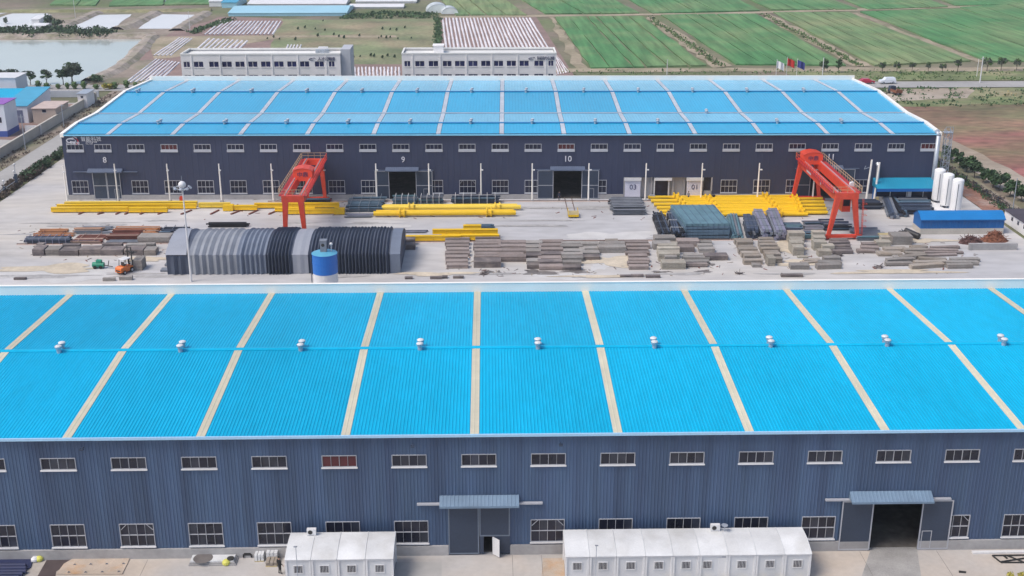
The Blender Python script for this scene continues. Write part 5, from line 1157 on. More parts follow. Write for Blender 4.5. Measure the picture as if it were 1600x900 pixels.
# dark oil and water stains on the yard floor, with their own shapes
M['stain'] = mat('dark_floor_stain', (.16,.145,.14), .7, var=.3, scale=.8); M['wet'] = mat('pale_floor_wash', (.53,.52,.51), .85, var=.1, scale=.4)
def blot(px, py, rx, ry, m, z=.006):
    x, y = G(px, py); K = 40; p1, p2, p3 = (rnd.uniform(0, 6) for _ in range(3))
    sheet('floor_stain', [(x+rx*math.cos(2*PI*i/K)*(1+.28*math.sin(3*2*PI*i/K+p1)+.16*math.sin(5*2*PI*i/K+p2)+.1*math.sin(9*2*PI*i/K+p3)), y+ry*math.sin(2*PI*i/K)*(1+.28*math.sin(3*2*PI*i/K+p1)+.16*math.sin(5*2*PI*i/K+p2)+.1*math.sin(9*2*PI*i/K+p3))) for i in range(K)], z, m)
for i, (a, b, rx, ry, m) in enumerate(((835,425,1.6,1.2,'stain'),(860,428,1.5,1.,'stain'),(900,424,1.8,.8,'stain'),(880,432,3.5,1.4,'wet'),(935,415,1.2,2.2,'wet'),(762,425,.8,.7,'stain'),(780,427,.5,1.,'stain'),(1100,424,1.2,.6,'stain'),(1108,413,.8,.9,'stain'),(1030,425,1.2,.5,'stain'),(650,405,1.6,2.6,'stain'),(960,370,7,3,'wet'),(560,350,9,2,'wet'),(100,430,10,2.5,'wet'))):
    if m == 'stain' and a == 650: continue
    blot(a, b, rx, ry, M[m], .005+.0012*i)
M['grime'] = mat('grey_floor_grime', (.37,.36,.355), .9, var=.2, scale=.5, fine=.15, fscale=1.5); M['sandy'] = mat('sandy_floor_dust', (.53,.46,.36), .95, var=.15, scale=.4, fine=.12, fscale=1.5)
for i in range(26):
    blot(rnd.uniform(20, 1500), rnd.choice((345, 349, 353, 432, 428, 325, 366)), rnd.uniform(2, 8), rnd.uniform(.3, 1.0), M['grime'], .022+.0011*i)
for i, (a, b, rx, ry) in enumerate(((960,408,5,2.5),(1225,388,3,3),(1255,412,4,1.5),(1440,376,5,1.2),(80,420,7,2),(230,405,4,1.2),(1400,425,8,1),(680,428,6,.8),(940,432,6,.6))): blot(a, b, rx, ry, M['sandy'], .0525+.0011*i)
# ---- folded accordion tent --------------------------------------------------------
M['tent_dark'] = mat('slate_tent_fabric', (.062,.078,.118), .7, var=.14, scale=.6, fine=.08); M['tent_grey'] = mat('grey_tent_fabric', (.245,.265,.305), .7, var=.12, scale=.5, fine=.08); M['tent_pale'] = mat('pale_tent_fabric', (.30,.32,.37), .65, var=.08, scale=.4); M['tent_mid'] = mat('blue_grey_tent_fabric', (.15,.18,.24), .7, var=.12, scale=.5)
TY0, TY1 = 169.0, 183.2
tent = thing('folded_tent', 'long folded accordion storage tent of grey and slate fabric', 'tent', (0, TY0, 0))
def tent_prof(off):
    P = [(-off, .02), (-off, 1.5), (-off*.9, 2.98)]; n = 12; D = 12.7
    for i in range(n+1):
        u = i/n; P.append((D*u-off*.9*(1-2*u), 3.0+1.55*4*u*(1-u)+off*.55))
    P += [(D+off*.9, 2.98), (D+off, .02)]; return P
def tent_section(x0, x1, pitch, amp, m, sag=0):
    q = MB(); n = max(1, int(round((x1-x0)/pitch))); xs = []
    for i in range(n):
        a = x0+(x1-x0)*i/n; d = (x1-x0)/n; xs += [(a+d*rnd.uniform(-.06, .06), amp*rnd.uniform(.75, 1.2)), (a+d*.5, -amp*.5*rnd.uniform(.6, 1.2))]
    xs[0] = (x0, 0); xs.append((x1, 0)); PR = [(x, tent_prof(o)) for x, o in xs]
    for (xa, A), (xb, B) in zip(PR, PR[1:]):
        for k in range(len(A)-1):
            ja = rnd.uniform(-.03, .03); q.face((xa, *A[k]), (xb, *B[k]), (xb, *B[k+1]), (xa, *A[k+1]))
    q.build('fabric_section', m, tent)
tent_section(-47.9, -44.6, 1.1, .22, M['tent_dark']); tent_section(-44.6, -37.5, 1.0, .28, M['tent_grey']); tent_section(-37.5, -33.2, .7, .30, M['tent_mid']); tent_section(-33.2, -29.2, 0.5, .42, M['tent_dark'])
tent_section(-29.2, -26.9, 1.15, .06, M['tent_pale']); tent_section(-26.9, -14.7, .5, .42, M['tent_dark']); tent_section(-14.7, -13.2, 1.5, .03, M['tent_mid'])
for x in (-47.88, -13.22):
    q = MB(); P = tent_prof(-.02); q.face(*[(x, a, b) for a, b in P]); q.build('end_wall', M['tent_dark'], tent)
# the pale sheet thrown over the left end
q = MB(); A = tent_prof(.3)
for i in range(3, len(A)-6):
    u = (i-3)/6; q.face((-47.95-.2*u, *A[i]), (-44.4-1.2*(i/9), *A[i]), (-44.4-1.2*((i+1)/9), *A[i+1]), (-47.95, *A[i+1]))
q.build('loose_sheet', M['tent_pale'], tent)
for y_, z_ in ((1.2, .3), (3.8, 1.0)):
    q = MB(); q.box(-49.3, -47.95, y_, y_+1.2, .05, .35); q.build('support_frame', M['greysteel'], tent)
# ---- blue and white silo -----------------------------------------------------------
M['silo_blue'] = mat('silo_blue_paint', (.012,.155,.55), .4, var=.06, scale=.4); M['silo_top'] = mat('silo_top_cyan', (.10,.36,.52), .45, var=.12, scale=.8)
sy = 158.0; sx = X(508, 415, sy); zt_, zb_ = Z(508, 401, sy-1.7), Z(508, 431, sy-1.7); t = thing('silo', 'blue and white round silo standing before the folded tent', 'silo', (sx, sy, 0))
q = MB(); q.lathe((0,0,0), [(1.72,-.05),(1.72,zb_-.01)], 28); q.build('white_base', M['white'], t, smooth=False)
q = MB(); q.lathe((0,0,0), [(1.75,zb_),(1.75,zt_-1.3),(1.78,zt_-1.29),(1.78,zt_-1.25),(1.75,zt_-1.24),(1.75,zt_-.08),(1.8,zt_-.07),(1.8,zt_)], 28); q.build('blue_drum', M['silo_blue'], t)
q = MB(); q.lathe((0,0,0), [(1.78,zt_),(1.2,zt_+.16),(.4,zt_+.28)], 28); q.build('top_plate', M['silo_top'], t)
q = MB(); q.box(-.5, .35, -.45, .4, zt_+.24, zt_+1.8); q.box(-.58, .43, -.52, .47, zt_+1.8, zt_+1.92); f = q.build('dust_filter', M['greysteel'], t); q = MB(); q.tube((-.1,-.48,zt_+1.25), (-.1,-.452,zt_+1.25), .24, n=12); q.build('port', M['cable'], f)
q = MB(); q.tube((.95,.1,zt_+.1), (.95,.1,zt_+1.1), .06, n=6); q.lathe((.95,.1,zt_+1.05), [(.08,0),(.24,.12),(.26,.25),(.14,.4)], 10); q.build('relief_valve', M['white'], t)
q = MB()
for a in (-.28, .28): q.bar((-1.95, a, .1), (-1.95, a, zt_+.7), .05)
for k in range(21): q.bar((-1.95, -.28, .3+k*.3), (-1.95, .28, .3+k*.3), .03)
q.build('ladder', M['door'], t)
# ---- high mast light ----------------------------------------------------------------
mx_, my_ = G(299, 440); t = thing('mast_light', 'tall white mast light with a ring of floodlights and white ball', 'mast light', (mx_, my_, 0)); mh = Z(285, 297, my_)
q = MB(); q.tube((0,0,0), (0,0,mh), .17, .09, 10); q.build('mast', M['white'], t)
q = MB(); q.lathe((0,0,mh), [(.12,-.1),(.45,.05),(.5,.2),(.2,.3)], 12); q.build('crown_ring', M['galv'], t)
for i in range(8):
    a = 2*PI*i/8; q = MB(); q.bar((.3*math.cos(a), .3*math.sin(a), mh), (1.05*math.cos(a), 1.05*math.sin(a), mh+.35), .06); f = q.build('lamp_arm', M['white'], t)
    q = MB(); q.bar((1.0*math.cos(a), 1.0*math.sin(a), mh+.42), (1.3*math.cos(a), 1.3*math.sin(a), mh+.28), .34, .2); q.build('floodlight', M['galv'], f)
q = MB(); q.lathe((0,0,mh+.35), [(.1,0),(.4,.12),(.55,.4),(.52,.62),(.35,.86),(.08,.98)], 14); q.build('ball', M['white'], t, smooth=True); q = MB(); q.tube((0,0,mh+1.3), (0,0,mh+2.1), .03, n=5); q.build('lightning_rod', M['galv'], t)
# ---- slim yard lamp posts along the far hall -------------------------------------
PX = [(106,318),(186,314),(267,314),(348,313),(429,312),(510,311),(591,309),(672,308),(752,306),(831,311),(918,310),(1006,310),(1093,311),(1180,310),(1265,309)]
where = ['at the hall corner, leftmost', 'before door 8', 'second right of door 8', 'behind the tall mast light', 'just left of the left red crane', 'right of the left red crane', 'at the left leaf of door 9', 'between the leaves and window right of door 9', 'midway between doors 9 and 10', 'left of door 10', 'at the right leaf of door 10', 'between doors 10 and 03', 'before the door marked 01', 'left of the right red crane', 'between the legs of the right red crane']
lp = None
for (a, b), wv in zip(PX, where):
    x, y = G(a, b); y = min(y, 211.835-.0154*(x+76.5)-1.5)
    if lp is None:
        lp = thing('lamp_post', '', 'lamp post', group='slim lamp posts along the far hall'); q = MB(); q.tube((0,0,0), (0,0,7.0), .15, .11, 8); q.build('pole', M['white_trim'], lp); q = MB(); q.box(-.28, .28, -.28, .28, 0, .25); q.build('base', M['plinth'], lp)
        q = MB(); q.bar((0,0,5.95), (.2,-.45,5.98), .07); f = q.build('bracket', M['galv'], lp); q = MB(); q.box(.02, .42, -.75, -.4, 5.85, 6.02); q.build('floodlight', M['white'], f); o = lp
    else: o = dup(lp)
    o.location = (x, y, 0); o['label'] = 'slim pale lamp post '+wv
# twin stacks beside the shop
for a, b, c, l in ((1346,308,250,'left pale steel stack pipe standing beside the blue shop'), (1357,307,254,'right pale steel stack pipe standing beside the blue shop')):
    x, y = GW(a, b, 1.9); h = Z(a, c, y); t = thing('stack_pipe', l, 'pipe', (x, y, 0), group='stack pipes by the shop'); q = MB(); q.tube((0,0,0), (.35,.1,h), .2, .17, 10); q.build('pipe', M['white_trim'], t)
    if 'left' in l: q = MB(); q.bar((-.9,0,h*.78), (.35,0,h*.84), .09); q.bar((-.9,0,h*.78), (-.7,0,h*.86), .09); q.build('bracket', M['galv'], t)
q = MB(); x, y = GW(1365, 309, .5); q.tube((x, y, 3.0), (x, y, 6.2), .32, n=10); q.tube((x, y, 6.2), (x-.1, y+.5, 6.6), .32, n=10); tag(q.build('vent_duct', M['galv']), 'bent steel duct rising behind the blue shop roof', 'duct')
# ---- blue shop with glass front -----------------------------------------------------
SX0, SX1, SY = 70.2, 81.6, 207.3; M['shop_blue'] = mat('shop_blue_sheet', (.012,.13,.42), .5, var=.08); M['shop_roof'] = mat('shop_teal_roof', (.015,.27,.44), .4, var=.08, scale=.3)
t = thing('shop', 'small blue shop with teal roof and glass front under the far hall', 'shop', ((SX0+SX1)/2, SY, 0)); a = (SX1-SX0)/2
q = MB(); q.box(-a, -a+.12, .2, 2.0, 0, 3.0); q.box(a-.12, a, .2, 2.0, 0, 3.0); q.box(-a+.12, a-.12, 1.85, 2.0, 0, 3.0); q.build('wall', M['shop_blue'], t)
q = MB(); pts = ribbed(-a-.2, a+.2, .4, .1, .03)
for (xa, pa), (xb, pb) in zip(pts, pts[1:]): q.face((xa, -.9, 2.62+pa), (xb, -.9, 2.62+pb), (xb, 2.0, 3.95+pb), (xa, 2.0, 3.95+pa))
q.face((-a-.2,-.9,2.62),(-a-.2,2.0,3.95),(-a-.2,2.0,2.5)); q.face((a+.2,2.0,3.95),(a+.2,-.9,2.62),(a+.2,2.0,2.5)); q.build('roof', M['shop_roof'], t)
q = MB(); q.box(-a-.2, a+.2, -.98, -.9, 2.1, 2.66); q.build('fascia', M['shop_blue'], t)
for i, (u, v) in enumerate(((-a+.15, -a+2.6), (-a+2.7, -.1), (0, 2.9), (3.0, a-.15))):
    q = MB(); q.box(u, v, .22, .26, .9 if i == 0 else .1, 2.7); f = q.build('window', M['glass_far'], t); q = MB(); q.box(v-.02, v+.08, .1, .3, 0, 2.7); q.box(u, v, .16, .215, 2.5, 2.58); q.build('frame', M['white'], f)
q = MB(); q.box(-a+.15, -a+2.6, .1, .3, 0, .88); q.build('window_wall', M['grey_wall'], t); q = MB(); q.box(.1, .8, .12, .18, .1, 2.0); q.build('door', M['white'], t); q = MB(); q.box(-a-.1, -a+.6, -.1, .0, .0, .9); q.build('notice_box', M['timber'], t)
# ---- white tanks --------------------------------------------------------------------
M['tank'] = mat('tank_white', (.84,.84,.84), .4, var=.03); tk = None
for (a, b), l in zip(((1463,318),(1476,326),(1491,335)), ('tall white storage tank, rearmost of three by the hall corner', 'tall white storage tank, middle of three by the hall corner', 'tall white storage tank, nearest of three by the hall corner')):
    x, y = G(a, b)
    if tk is None:
        tk = thing('storage_tank', '', 'tank', group='white tanks at the hall corner'); q = MB(); q.lathe((0,0,0), [(.55,.5),(.92,.62),(.97,.8),(.97,6.0),(.9,6.2),(.55,6.35),(.1,6.4)], 24); q.build('vessel', M['tank'], tk, smooth=True)
        for k in range(3): an = 2*PI*k/3+.5; q = MB(); q.bar((.72*math.cos(an), .72*math.sin(an), 0), (.72*math.cos(an), .72*math.sin(an), .72), .14); q.build('leg', M['greysteel'], tk)
        q = MB(); q.tube((-.3,-.95,.9), (-.3,-1.0,5.6), .04, n=6); q.tube((-.3,-.95,.9), (-.3,-.4,.35), .05, n=6); q.box(-.35, .3, -.5, .2, .1, .5); q.build('pipework', M['door'], tk); o = tk
    else: o = dup(tk)
    o.location = (x, y, .12); o['label'] = l
q = MB(); x, y = G(1463, 320); x2, y2 = G(1492, 341); q.poly([(x-1.9,y+1.5,0),(x2-1.9,y2-1.6,0),(x2+1.4,y2-1.6,0),(x+1.4,y+1.5,0),(x-1.9,y+1.5,.3),(x2-1.9,y2-1.6,.3),(x2+1.4,y2-1.6,.3),(x+1.4,y+1.5,.3)], [(4,5,6,7),(0,1,5,4),(1,2,6,5),(2,3,7,6),(3,0,4,7)]); tag(q.build('tank_base', M['white']), 'white concrete base under the three white tanks', 'plinth')
# ---- blue barrel roofed container ----------------------------------------------
bx0, by0 = G(1437, 372); bx1 = G(1570, 370)[0]; bx0 = 71.3; bx1 = 85.2; by0 = 187.0; M['cont_blue'] = mat('container_blue', (.006,.115,.36), .45, var=.08, scale=.5); M['cont_roof'] = mat('container_roof_blue', (.008,.18,.48), .4, var=.1, scale=.3)
t = thing('blue_shelter', 'long blue barrel roofed shelter on a low white wall', 'shelter', (bx0, by0, 0)); L_ = bx1-bx0; W_ = 3.6
q = MB(); q.box(0, L_, .0, W_, 0, 1.0); q.build('base_wall', M['wallcream'], t)
q = MB(); wall_sheet(q, .02, L_-.02, 1.0, 2.55, [], .55, .05, .03); q.build('front_sheet', M['cont_blue'], t)
pts = ribbed(.03, W_-.03, .5, .12, .04)
for s_, x in ((-1, .02), (1, L_-.02)):
    q = MB()
    for (ya, pa), (yb, pb) in zip(pts, pts[1:]):
        f = [(x+s_*pa, ya, 1.0), (x+s_*pb, yb, 1.0), (x+s_*pb, yb, 2.55+.95*math.sin(PI*yb/W_)), (x+s_*pa, ya, 2.55+.95*math.sin(PI*ya/W_))]; q.face(*(f[::-1] if s_ < 0 else f))
    q.build('end_sheet', M['cont_blue'], t)
q = MB(); n = 10
for i in range(n):
    ya, yb = -.15+(W_+.3)*i/n, -.15+(W_+.3)*(i+1)/n; za, zb = 2.5+1.05*math.sin(PI*i/n), 2.5+1.05*math.sin(PI*(i+1)/n); q.face((-.1, ya, za), (L_+.1, ya, za), (L_+.1, yb, zb), (-.1, yb, zb)); q.face((-.1, yb, zb-.04), (L_+.1, yb, zb-.04), (L_+.1, ya, za-.04), (-.1, ya, za-.04))
q.build('barrel_roof', M['cont_roof'], t); q = MB(); q.box(-.12, L_+.12, -.22, -.152, 2.4, 2.55); q.build('eave_trim', M['cont_blue'], t)
# ---- transfer cart on its track -------------------------------------------------
for dx in (-.7, .7):
    x0, y0 = G(894, 336); q = MB(); q.box(x0+dx*.9-.05+.0, x0+dx*.9+.05, y0, 211.5, .012, .1); tag(q.build('cart_rail', M['steel_rail']), ('left' if dx < 0 else 'right')+' rail of the cart track leading into door 10', 'rail')
x0, y0 = G(896, 341); t = thing('transfer_cart', 'yellow rail transfer cart in front of door 10', 'cart', (x0, y0, 0)); q = MB(); q.box(-.95, .95, 0, 2.6, .42, .62); q.build('deck', M['timber'], t); q = MB(); q.box(-.9, .9, -.06, -.002, .25, .6); q.build('front_panel', M['yellow'], t)
for sx_ in (-.75, .75):
    for y_ in (.4, 2.1): q = MB(); q.tube((sx_-.08, y_, .25), (sx_+.08, y_, .25), .22, n=10); q.build('wheel', M['cable'], t)
for sx_ in (-.85, .85): q = MB(); q.bar((sx_, .1, .62), (sx_, .1, 1.25), .06); q.bar((sx_, 2.4, .62), (sx_, 2.4, 1.25), .06); q.bar((sx_, .1, 1.25), (sx_, 2.4, 1.25), .05); q.build('guard_rail', M['yellow'], t)
# hall-side clutter
x, y = GW(965, 309, 2.6); q = MB(); q.lathe((0,0,0), [(.9,0),(1.5,.05),(1.7,.25),(1.5,.45),(1.0,.4)], 18); tag(q.build('cable_coil', M['rustbar'], None, (x, y, 0)), 'dark round coil on the apron left of the door marked 03', 'coil')
x, y = GW(1036, 307, 1.2); q = MB(); q.box(-1.0, 1.0, -.7, .7, .03, .06); tag(q.build('door_mat', M['door'], None, (x, y, 0)), 'dark door mat before the hall entrance between 03 and 01', 'mat')
x, y = GW(1110, 305, .6); q = MB(); q.tube((0,0,0), (0,0,.9), .32, n=12); tag(q.build('drum', M['cable'], None, (x, y, 0)), 'small black drum right of the door marked 01', 'drum'); 
x, y = GW(1016, 306, .9); q = MB(); q.box(-.5, .5, 0, .6, .0, .9); q.box(.1, .45, -.05, -.002, .3, .8); tag(q.build('switch_box', M['galv'], None, (x, y, 0)), 'grey box standing left of the hall entrance', 'box')
x, y = G(284, 318); q = MB(); q.box(-.35, .35, 0, .5, 0, 1.1); q.box(-.25, .25, .05, .45, 1.1, 1.3); tag(q.build('fire_box', M['crane_red'], None, (x, y, 0)), 'small red fire box behind the yellow beams near the mast', 'box')
# ---- forklift -------------------------------------------------------------------------
x, y = G(186, 431); M['fork_orange'] = mat('forklift_orange', (.72,.17,.02), .4, var=.08, coat=.3); fk = thing('forklift', 'orange forklift with raised mast at the left of the tent', 'forklift', (x, y+.6, 0), -.5)
q = MB(); q.extx([(-.0,.35),(2.1,.35),(2.1,.95),(1.2,1.05),(.9,1.15),(.12,1.2),(-.12,1.0),(-.14,.6)], -.62, .62); q.build('body', M['fork_orange'], fk); q = MB(); q.extx([(-.35,.4),(-.142,.4),(-.125,1.0),(-.16,1.18),(-.3,1.0)], -.6, .6); q.build('counterweight', M['fork_orange'], fk)
q = MB(); q.box(-.45, .45, -.38, -.352, .55, .75); q.build('grille', M['cable'], fk)
for sx_ in (-.52, .52):
    q = MB(); q.bar((sx_, .45, 1.15), (sx_, .6, 2.15), .07); q.bar((sx_, 1.9, .95), (sx_, 1.75, 2.15), .07); q.build('cab_post', M['cable'], fk)
q = MB(); q.box(-.62, .62, .45, 1.9, 2.15, 2.24); q.build('overhead_guard', M['white'], fk); q = MB(); q.box(-.28, .28, .75, 1.2, 1.2, 1.3); q.box(-.28, .28, .65, .749, 1.2, 1.75); q.build('seat', M['cable'], fk)
for sx_ in (-.38, .38): q = MB(); q.bar((sx_, 2.25, .15), (sx_, 2.25, 3.7), .14, .12); q.build('mast_rail', M['cable'], fk)
q = MB(); q.bar((-.38, 2.25, 3.6), (.38, 2.25, 3.6), .1); q.bar((-.38, 2.25, 2.0), (.38, 2.25, 2.0), .08); q.bar((-.7, 2.35, 2.9), (.7, 2.35, 2.9), .25, .12); q.build('carriage', M['cable'], fk)
for sx_ in (-.3, .3): q = MB(); q.bar((sx_, 2.4, 2.62), (sx_, 3.5, 2.62), .14, .06); q.build('fork', M['cable'], fk)
for sx_ in (-.62, .62):
    for y_, r_ in ((.3, .3), (1.8, .38)): q = MB(); q.tube((sx_-.12, y_, r_), (sx_+.12, y_, r_), r_, n=12); w_ = q.build('wheel', M['tyre'], fk); q = MB(); s_ = 1 if sx_ > 0 else -1; q.tube((sx_+s_*.121, y_, r_), (sx_+s_*.135, y_, r_), r_*.5, n=8); q.build('rim', M['white'], w_)
x, y = G(157, 419); M['green'] = mat('green_machine_paint', (.02,.26,.16), .45, var=.1); t = thing('compressor', 'small green machine on the ground left of the forklift', 'machine', (x, y, 0))
q = MB(); q.tube((-1.1,0,.55), (.6,0,.55), .42, n=14); q.build('tank', M['green'], t); q = MB(); q.box(-.5, .3, -.3, .3, .9, 1.3); q.build('motor', M['green'], t); q = MB(); q.bar((.6,0,.5), (2.0,-.3,.3), .1); q.bar((1.2,0,.4), (1.4,0,1.2), .1); q.build('drawbar', M['cable'], t)
for sx_ in (-.7, .2): q = MB(); q.tube((sx_,-.5,.25), (sx_,-.38,.25), .25, n=10); q.build('wheel', M['tyre'], t)
slabs(206,223,413,425,1, 'grey crate standing right of the orange forklift', 2, 1.25)
slabs(159,177,437,440,1, 'short grey beam near the parapet below the forklift, left', 2, .4); slabs(187,207,435,439,1, 'short grey beam near the parapet below the forklift, right', 2, .45)
# ---- people ------------------------------------------------------------------------------
M['skin'] = mat('skin', (.42,.25,.18), .6, var=.05); M['hair'] = mat('black_hair', (.012,.011,.011), .6)
def person(label, px, py, rz, shirt, trousers, pose=0., loc=None):
    x, y = loc or GW(px, py, 1.4); t = thing('person', label, 'person', (x, y, .0), rz, 'people in the yard')
    me = bpy.data.meshes.new('body'); V_ = []; E_ = []; R_ = []
    def v(p, r, par=None):
        V_.append(p); R_.append(r)
        if par is not None: E_.append((par, len(V_)-1))
        return len(V_)-1
    pel = v((0,0,.94), .15); ch = v((0,0,1.2), .155, pel); sh = v((0,.0,1.42), .13, ch); nk = v((0,-.01,1.52), .06, sh); v((0,-.03,1.6), .085, nk); v((0,-.02,1.71), .085, len(V_)-1)
    tips = []
    for s in (-1, 1):
        hp = v((s*.1, 0, .86), .1, pel); kn = v((s*.12, -.06*s*pose-.03, .49), .068, hp); an = v((s*.12, .1*s*pose, .09), .045, kn); v((s*.13, .1*s*pose-.15, .045), .04, an)
        so = v((s*.19, 0, 1.4), .07, sh); el = v((s*.26, .05*s*pose+.03, 1.12), .047, so); wr = v((s*.25, -.14+.1*s*pose, .90), .033, el); pa = v((s*.245, -.18+.1*s*pose, .83), .036, wr); tips.append((s, pa))
        for f in range(4): fx = s*.245+(f-1.5)*.018; k1 = v((fx, -.205+.1*s*pose, .78-.004*(f % 2)), .0095, pa); v((fx, -.2+.1*s*pose, .735+.006*abs(f-1.5)), .008, k1)
        k1 = v((s*.245-s*.035, -.225+.1*s*pose, .81), .011, pa); v((s*.245-s*.045, -.245+.1*s*pose, .775), .009, k1)
    me.from_pydata([Vector(p) for p in V_], E_, []); o = bpy.data.objects.new('body', me); sc.collection.objects.link(o)
    sk = o.modifiers.new('skin', 'SKIN'); o.modifiers.new('sub', 'SUBSURF').levels = 1; o.modifiers['sub'].render_levels = 1
    for i, r in enumerate(R_): me.skin_vertices[0].data[i].radius = (r, r*(.8 if i in (0, 1, 2) else 1))
    me.skin_vertices[0].data[0].use_root = True
    bpy.context.view_layer.update(); m2 = bpy.data.meshes.new_from_object(o.evaluated_get(bpy.context.evaluated_depsgraph_get())); bpy.data.objects.remove(o)
    m2.materials.clear()
    for m in (shirt, trousers, M['skin'], M['cable']): m2.materials.append(m)
    for p in m2.polygons:
        c = p.center; p.material_index = 3 if c.z < .1 else 1 if c.z < .95 and abs(c.x) < .215 else 2 if c.z > 1.5 or (c.z < .93 and abs(c.x) > .2) else 0; p.use_smooth = True
    b = bpy.data.objects.new('body', m2); sc.collection.objects.link(b); b.parent = t
    q = MB(); q.lathe((0,-.005,1.62), [(.098,.02),(.108,.08),(.1,.14),(.06,.185),(.02,.195)], 12); hr = q.build('hair', M['hair'], t, smooth=True); hr.location = (0, .018, 0)
    q = MB(); q.bar((0,-.118,1.66), (0,-.135,1.63), .022); q.build('nose', M['skin'], b)
    for s in (-1, 1): q = MB(); q.box(s*.035-.012, s*.035+.012, -.118, -.112, 1.665, 1.68); q.build('eye', M['hair'], b)
    return t
C1 = mat('navy_workwear', (.02,.025,.05), .85); C2 = mat('grey_workwear', (.22,.23,.27), .85); C3 = mat('black_clothes', (.015,.015,.017), .85)
person('person in dark work clothes walking before the open door 10', 873, 311, .3, C1, C1, .8); person('person in grey work clothes near the door marked 01', 1072, 308, -.9, C2, C1, .7); person('person in black standing beside the orange forklift', 203, 421, 1.9, C3, C1, .2)
person('person in black standing at the left white cabin corner', 0, 0, 2.4, C3, C3, .3, loc=(-18.2, 88.9))
# ---------------------------------------------------------------- foreground strip
M['cabin'] = mat('cabin_white_panel', (.60,.61,.63), .5, var=.06, scale=.5, fine=.04); M['cabin_roof'] = mat('cabin_white_roof', (.66,.67,.68), .45, var=.16, col2=(.54,.54,.53), thr=.62, scale=.4, fine=.05); M['cabin_trim'] = mat('cabin_white_trim', (.68,.68,.69), .45, var=.04)
CY0, CY1 = 87.2, 90.75
def cabin(label, x0, x1, door=None, group=None, win=True, wx=None):
    w_ = x1-x0; d = CY1-CY0; t = thing('cabin', label, 'cabin', ((x0+x1)/2, CY0, 0), group=group); a = w_/2-.012
    q = MB(); q.box(-a+.1, a-.1, .1, d-.1, .12, 2.5); q.build('wall', M['cabin'], t)
    for sx_ in (-1, 1):
        for y_ in (0, d-.18): q = MB(); q.box(min(sx_*a, sx_*(a-.17)), max(sx_*a, sx_*(a-.17)), y_, y_+.18, 0, 2.48); q.build('corner_post', M['cabin_trim'], t)
    q = MB(); q.box(-a+.17, a-.17, .02, .098, .0, .2); q.build('sill_rail', M['cabin_trim'], t); q = MB(); q.box(-a+.17, a-.17, .02, .098, 2.32, 2.48); q.build('head_rail', M['cabin_trim'], t)
    r = MB(); n = 8; P = [(-.06+(d+.12)*i/n, 2.5+.46*math.sin(PI*.5*min(1, i/5))) for i in range(n+1)]
    P[-1] = (d+.06, 2.93); lo = [(y, 2.481) for y, _ in (P[-1], P[0])]; r.extx(P+lo, -a, a)
    r.build('roof', M['cabin_roof'], t)
    q = MB(); S_ = [(y, z+.004) for y, z in P]
    for (ya, za), (yb, zb) in zip(S_, S_[1:]): q.face((a-.06, ya, za+.03), (a+.008, ya, za+.03), (a+.008, yb, zb+.03), (a-.06, yb, zb+.03))
    q.build('roof_seam', M['sill_white'], t)
    if win:
        c = wx if wx is not None else 0.; f = MB(); f.box(c-.36, c+.36, .06, .097, 1.16, 1.84); fr = f.build('window', M['glass'], t); f = MB(); f.box(c-.42, c-.361, .02, .098, 1.1, 1.9); f.box(c+.361, c+.42, .02, .098, 1.1, 1.9); f.box(c-.36, c+.36, .02, .098, 1.841, 1.9); f.box(c-.36, c+.36, .02, .098, 1.1, 1.159); f.build('frame', M['cabin_trim'], fr)
        for k in range(6): g = MB(); xx = c-.3+k*.12; g.box(xx-.014, xx+.014, .03, .058, 1.16, 1.84); g.build('bar', M['cabin_trim'], fr)
    if door is not None: f = MB(); f.box(door-.42, door+.42, .05, .097, .22, 2.18); dr = f.build('door', M['white'], t); f = MB(); f.box(door+.28, door+.33, .02, .049, 1.1, 1.22); f.build('handle', M['galv'], dr); f = MB(); f.box(door-.15, door+.15, .06, .098, 2.22, 2.3); f.build('door_lamp', M['greysteel'], t)
    return t
LX = [X(p, 885, CY0) for p in (445, 486, 527, 571, 615)]
for i, l in enumerate(('leftmost', 'second from left', 'third from left', 'rightmost')): cabin('white cabin unit of the left row of four, '+l, LX[i], LX[i+1], group='white cabins of the left row')
RX = [X(p, 885, CY0) for p in (883, 921, 963, 1008, 1051, 1093, 1137, 1181, 1225, 1267)]
RW = ('leftmost', 'second from left', 'third from left', 'fourth from left', 'fifth from left', 'with a white door', 'third from right', 'second from right', 'rightmost')
for i, l in enumerate(RW): cabin('white cabin unit of the right row of nine, '+l, RX[i], RX[i+1], door=.85 if i == 5 else None, group='white cabins of the right row', wx=-.55 if i == 5 else 0.)
def ac_unit(label, px, y):
    x = X(px, 825, y); t = thing('air_conditioner', label, 'air conditioner', (x, y, 2.96), group='air conditioners on the cabins'); q = MB(); q.box(-.4, .4, 0, .34, .06, .62); b = q.build('casing', M['white'], t); q = MB(); q.tube((-.1,-.02,.34), (-.1,-.002,.34), .2, n=14); q.build('fan_grille', M['cable'], b); q = MB(); q.box(-.36, -.28, .03, .3, 0, .058); q.box(.28, .36, .03, .3, 0, .058); q.build('foot', M['galv'], t)
ac_unit('white air conditioner on the left cabin roof', 486, 90.2); ac_unit('white air conditioner on the right cabin roof', 1118, 90.2)
x = X(1132, 825, 90.2); t = thing('satellite_dish', 'small dish on a stand beside the right air conditioner', 'dish', (x, 90.2, 2.96)); q = MB(); q.lathe((0,0,.5), [(.03,0),(.2,.04),(.3,.12)], 12); q.build('dish', M['galv'], t); q = MB(); q.bar((0,0,0), (0,0,.5), .04); q.bar((0,0,.3), (.35,0,0), .03); q.build('stand', M['galv'], t)
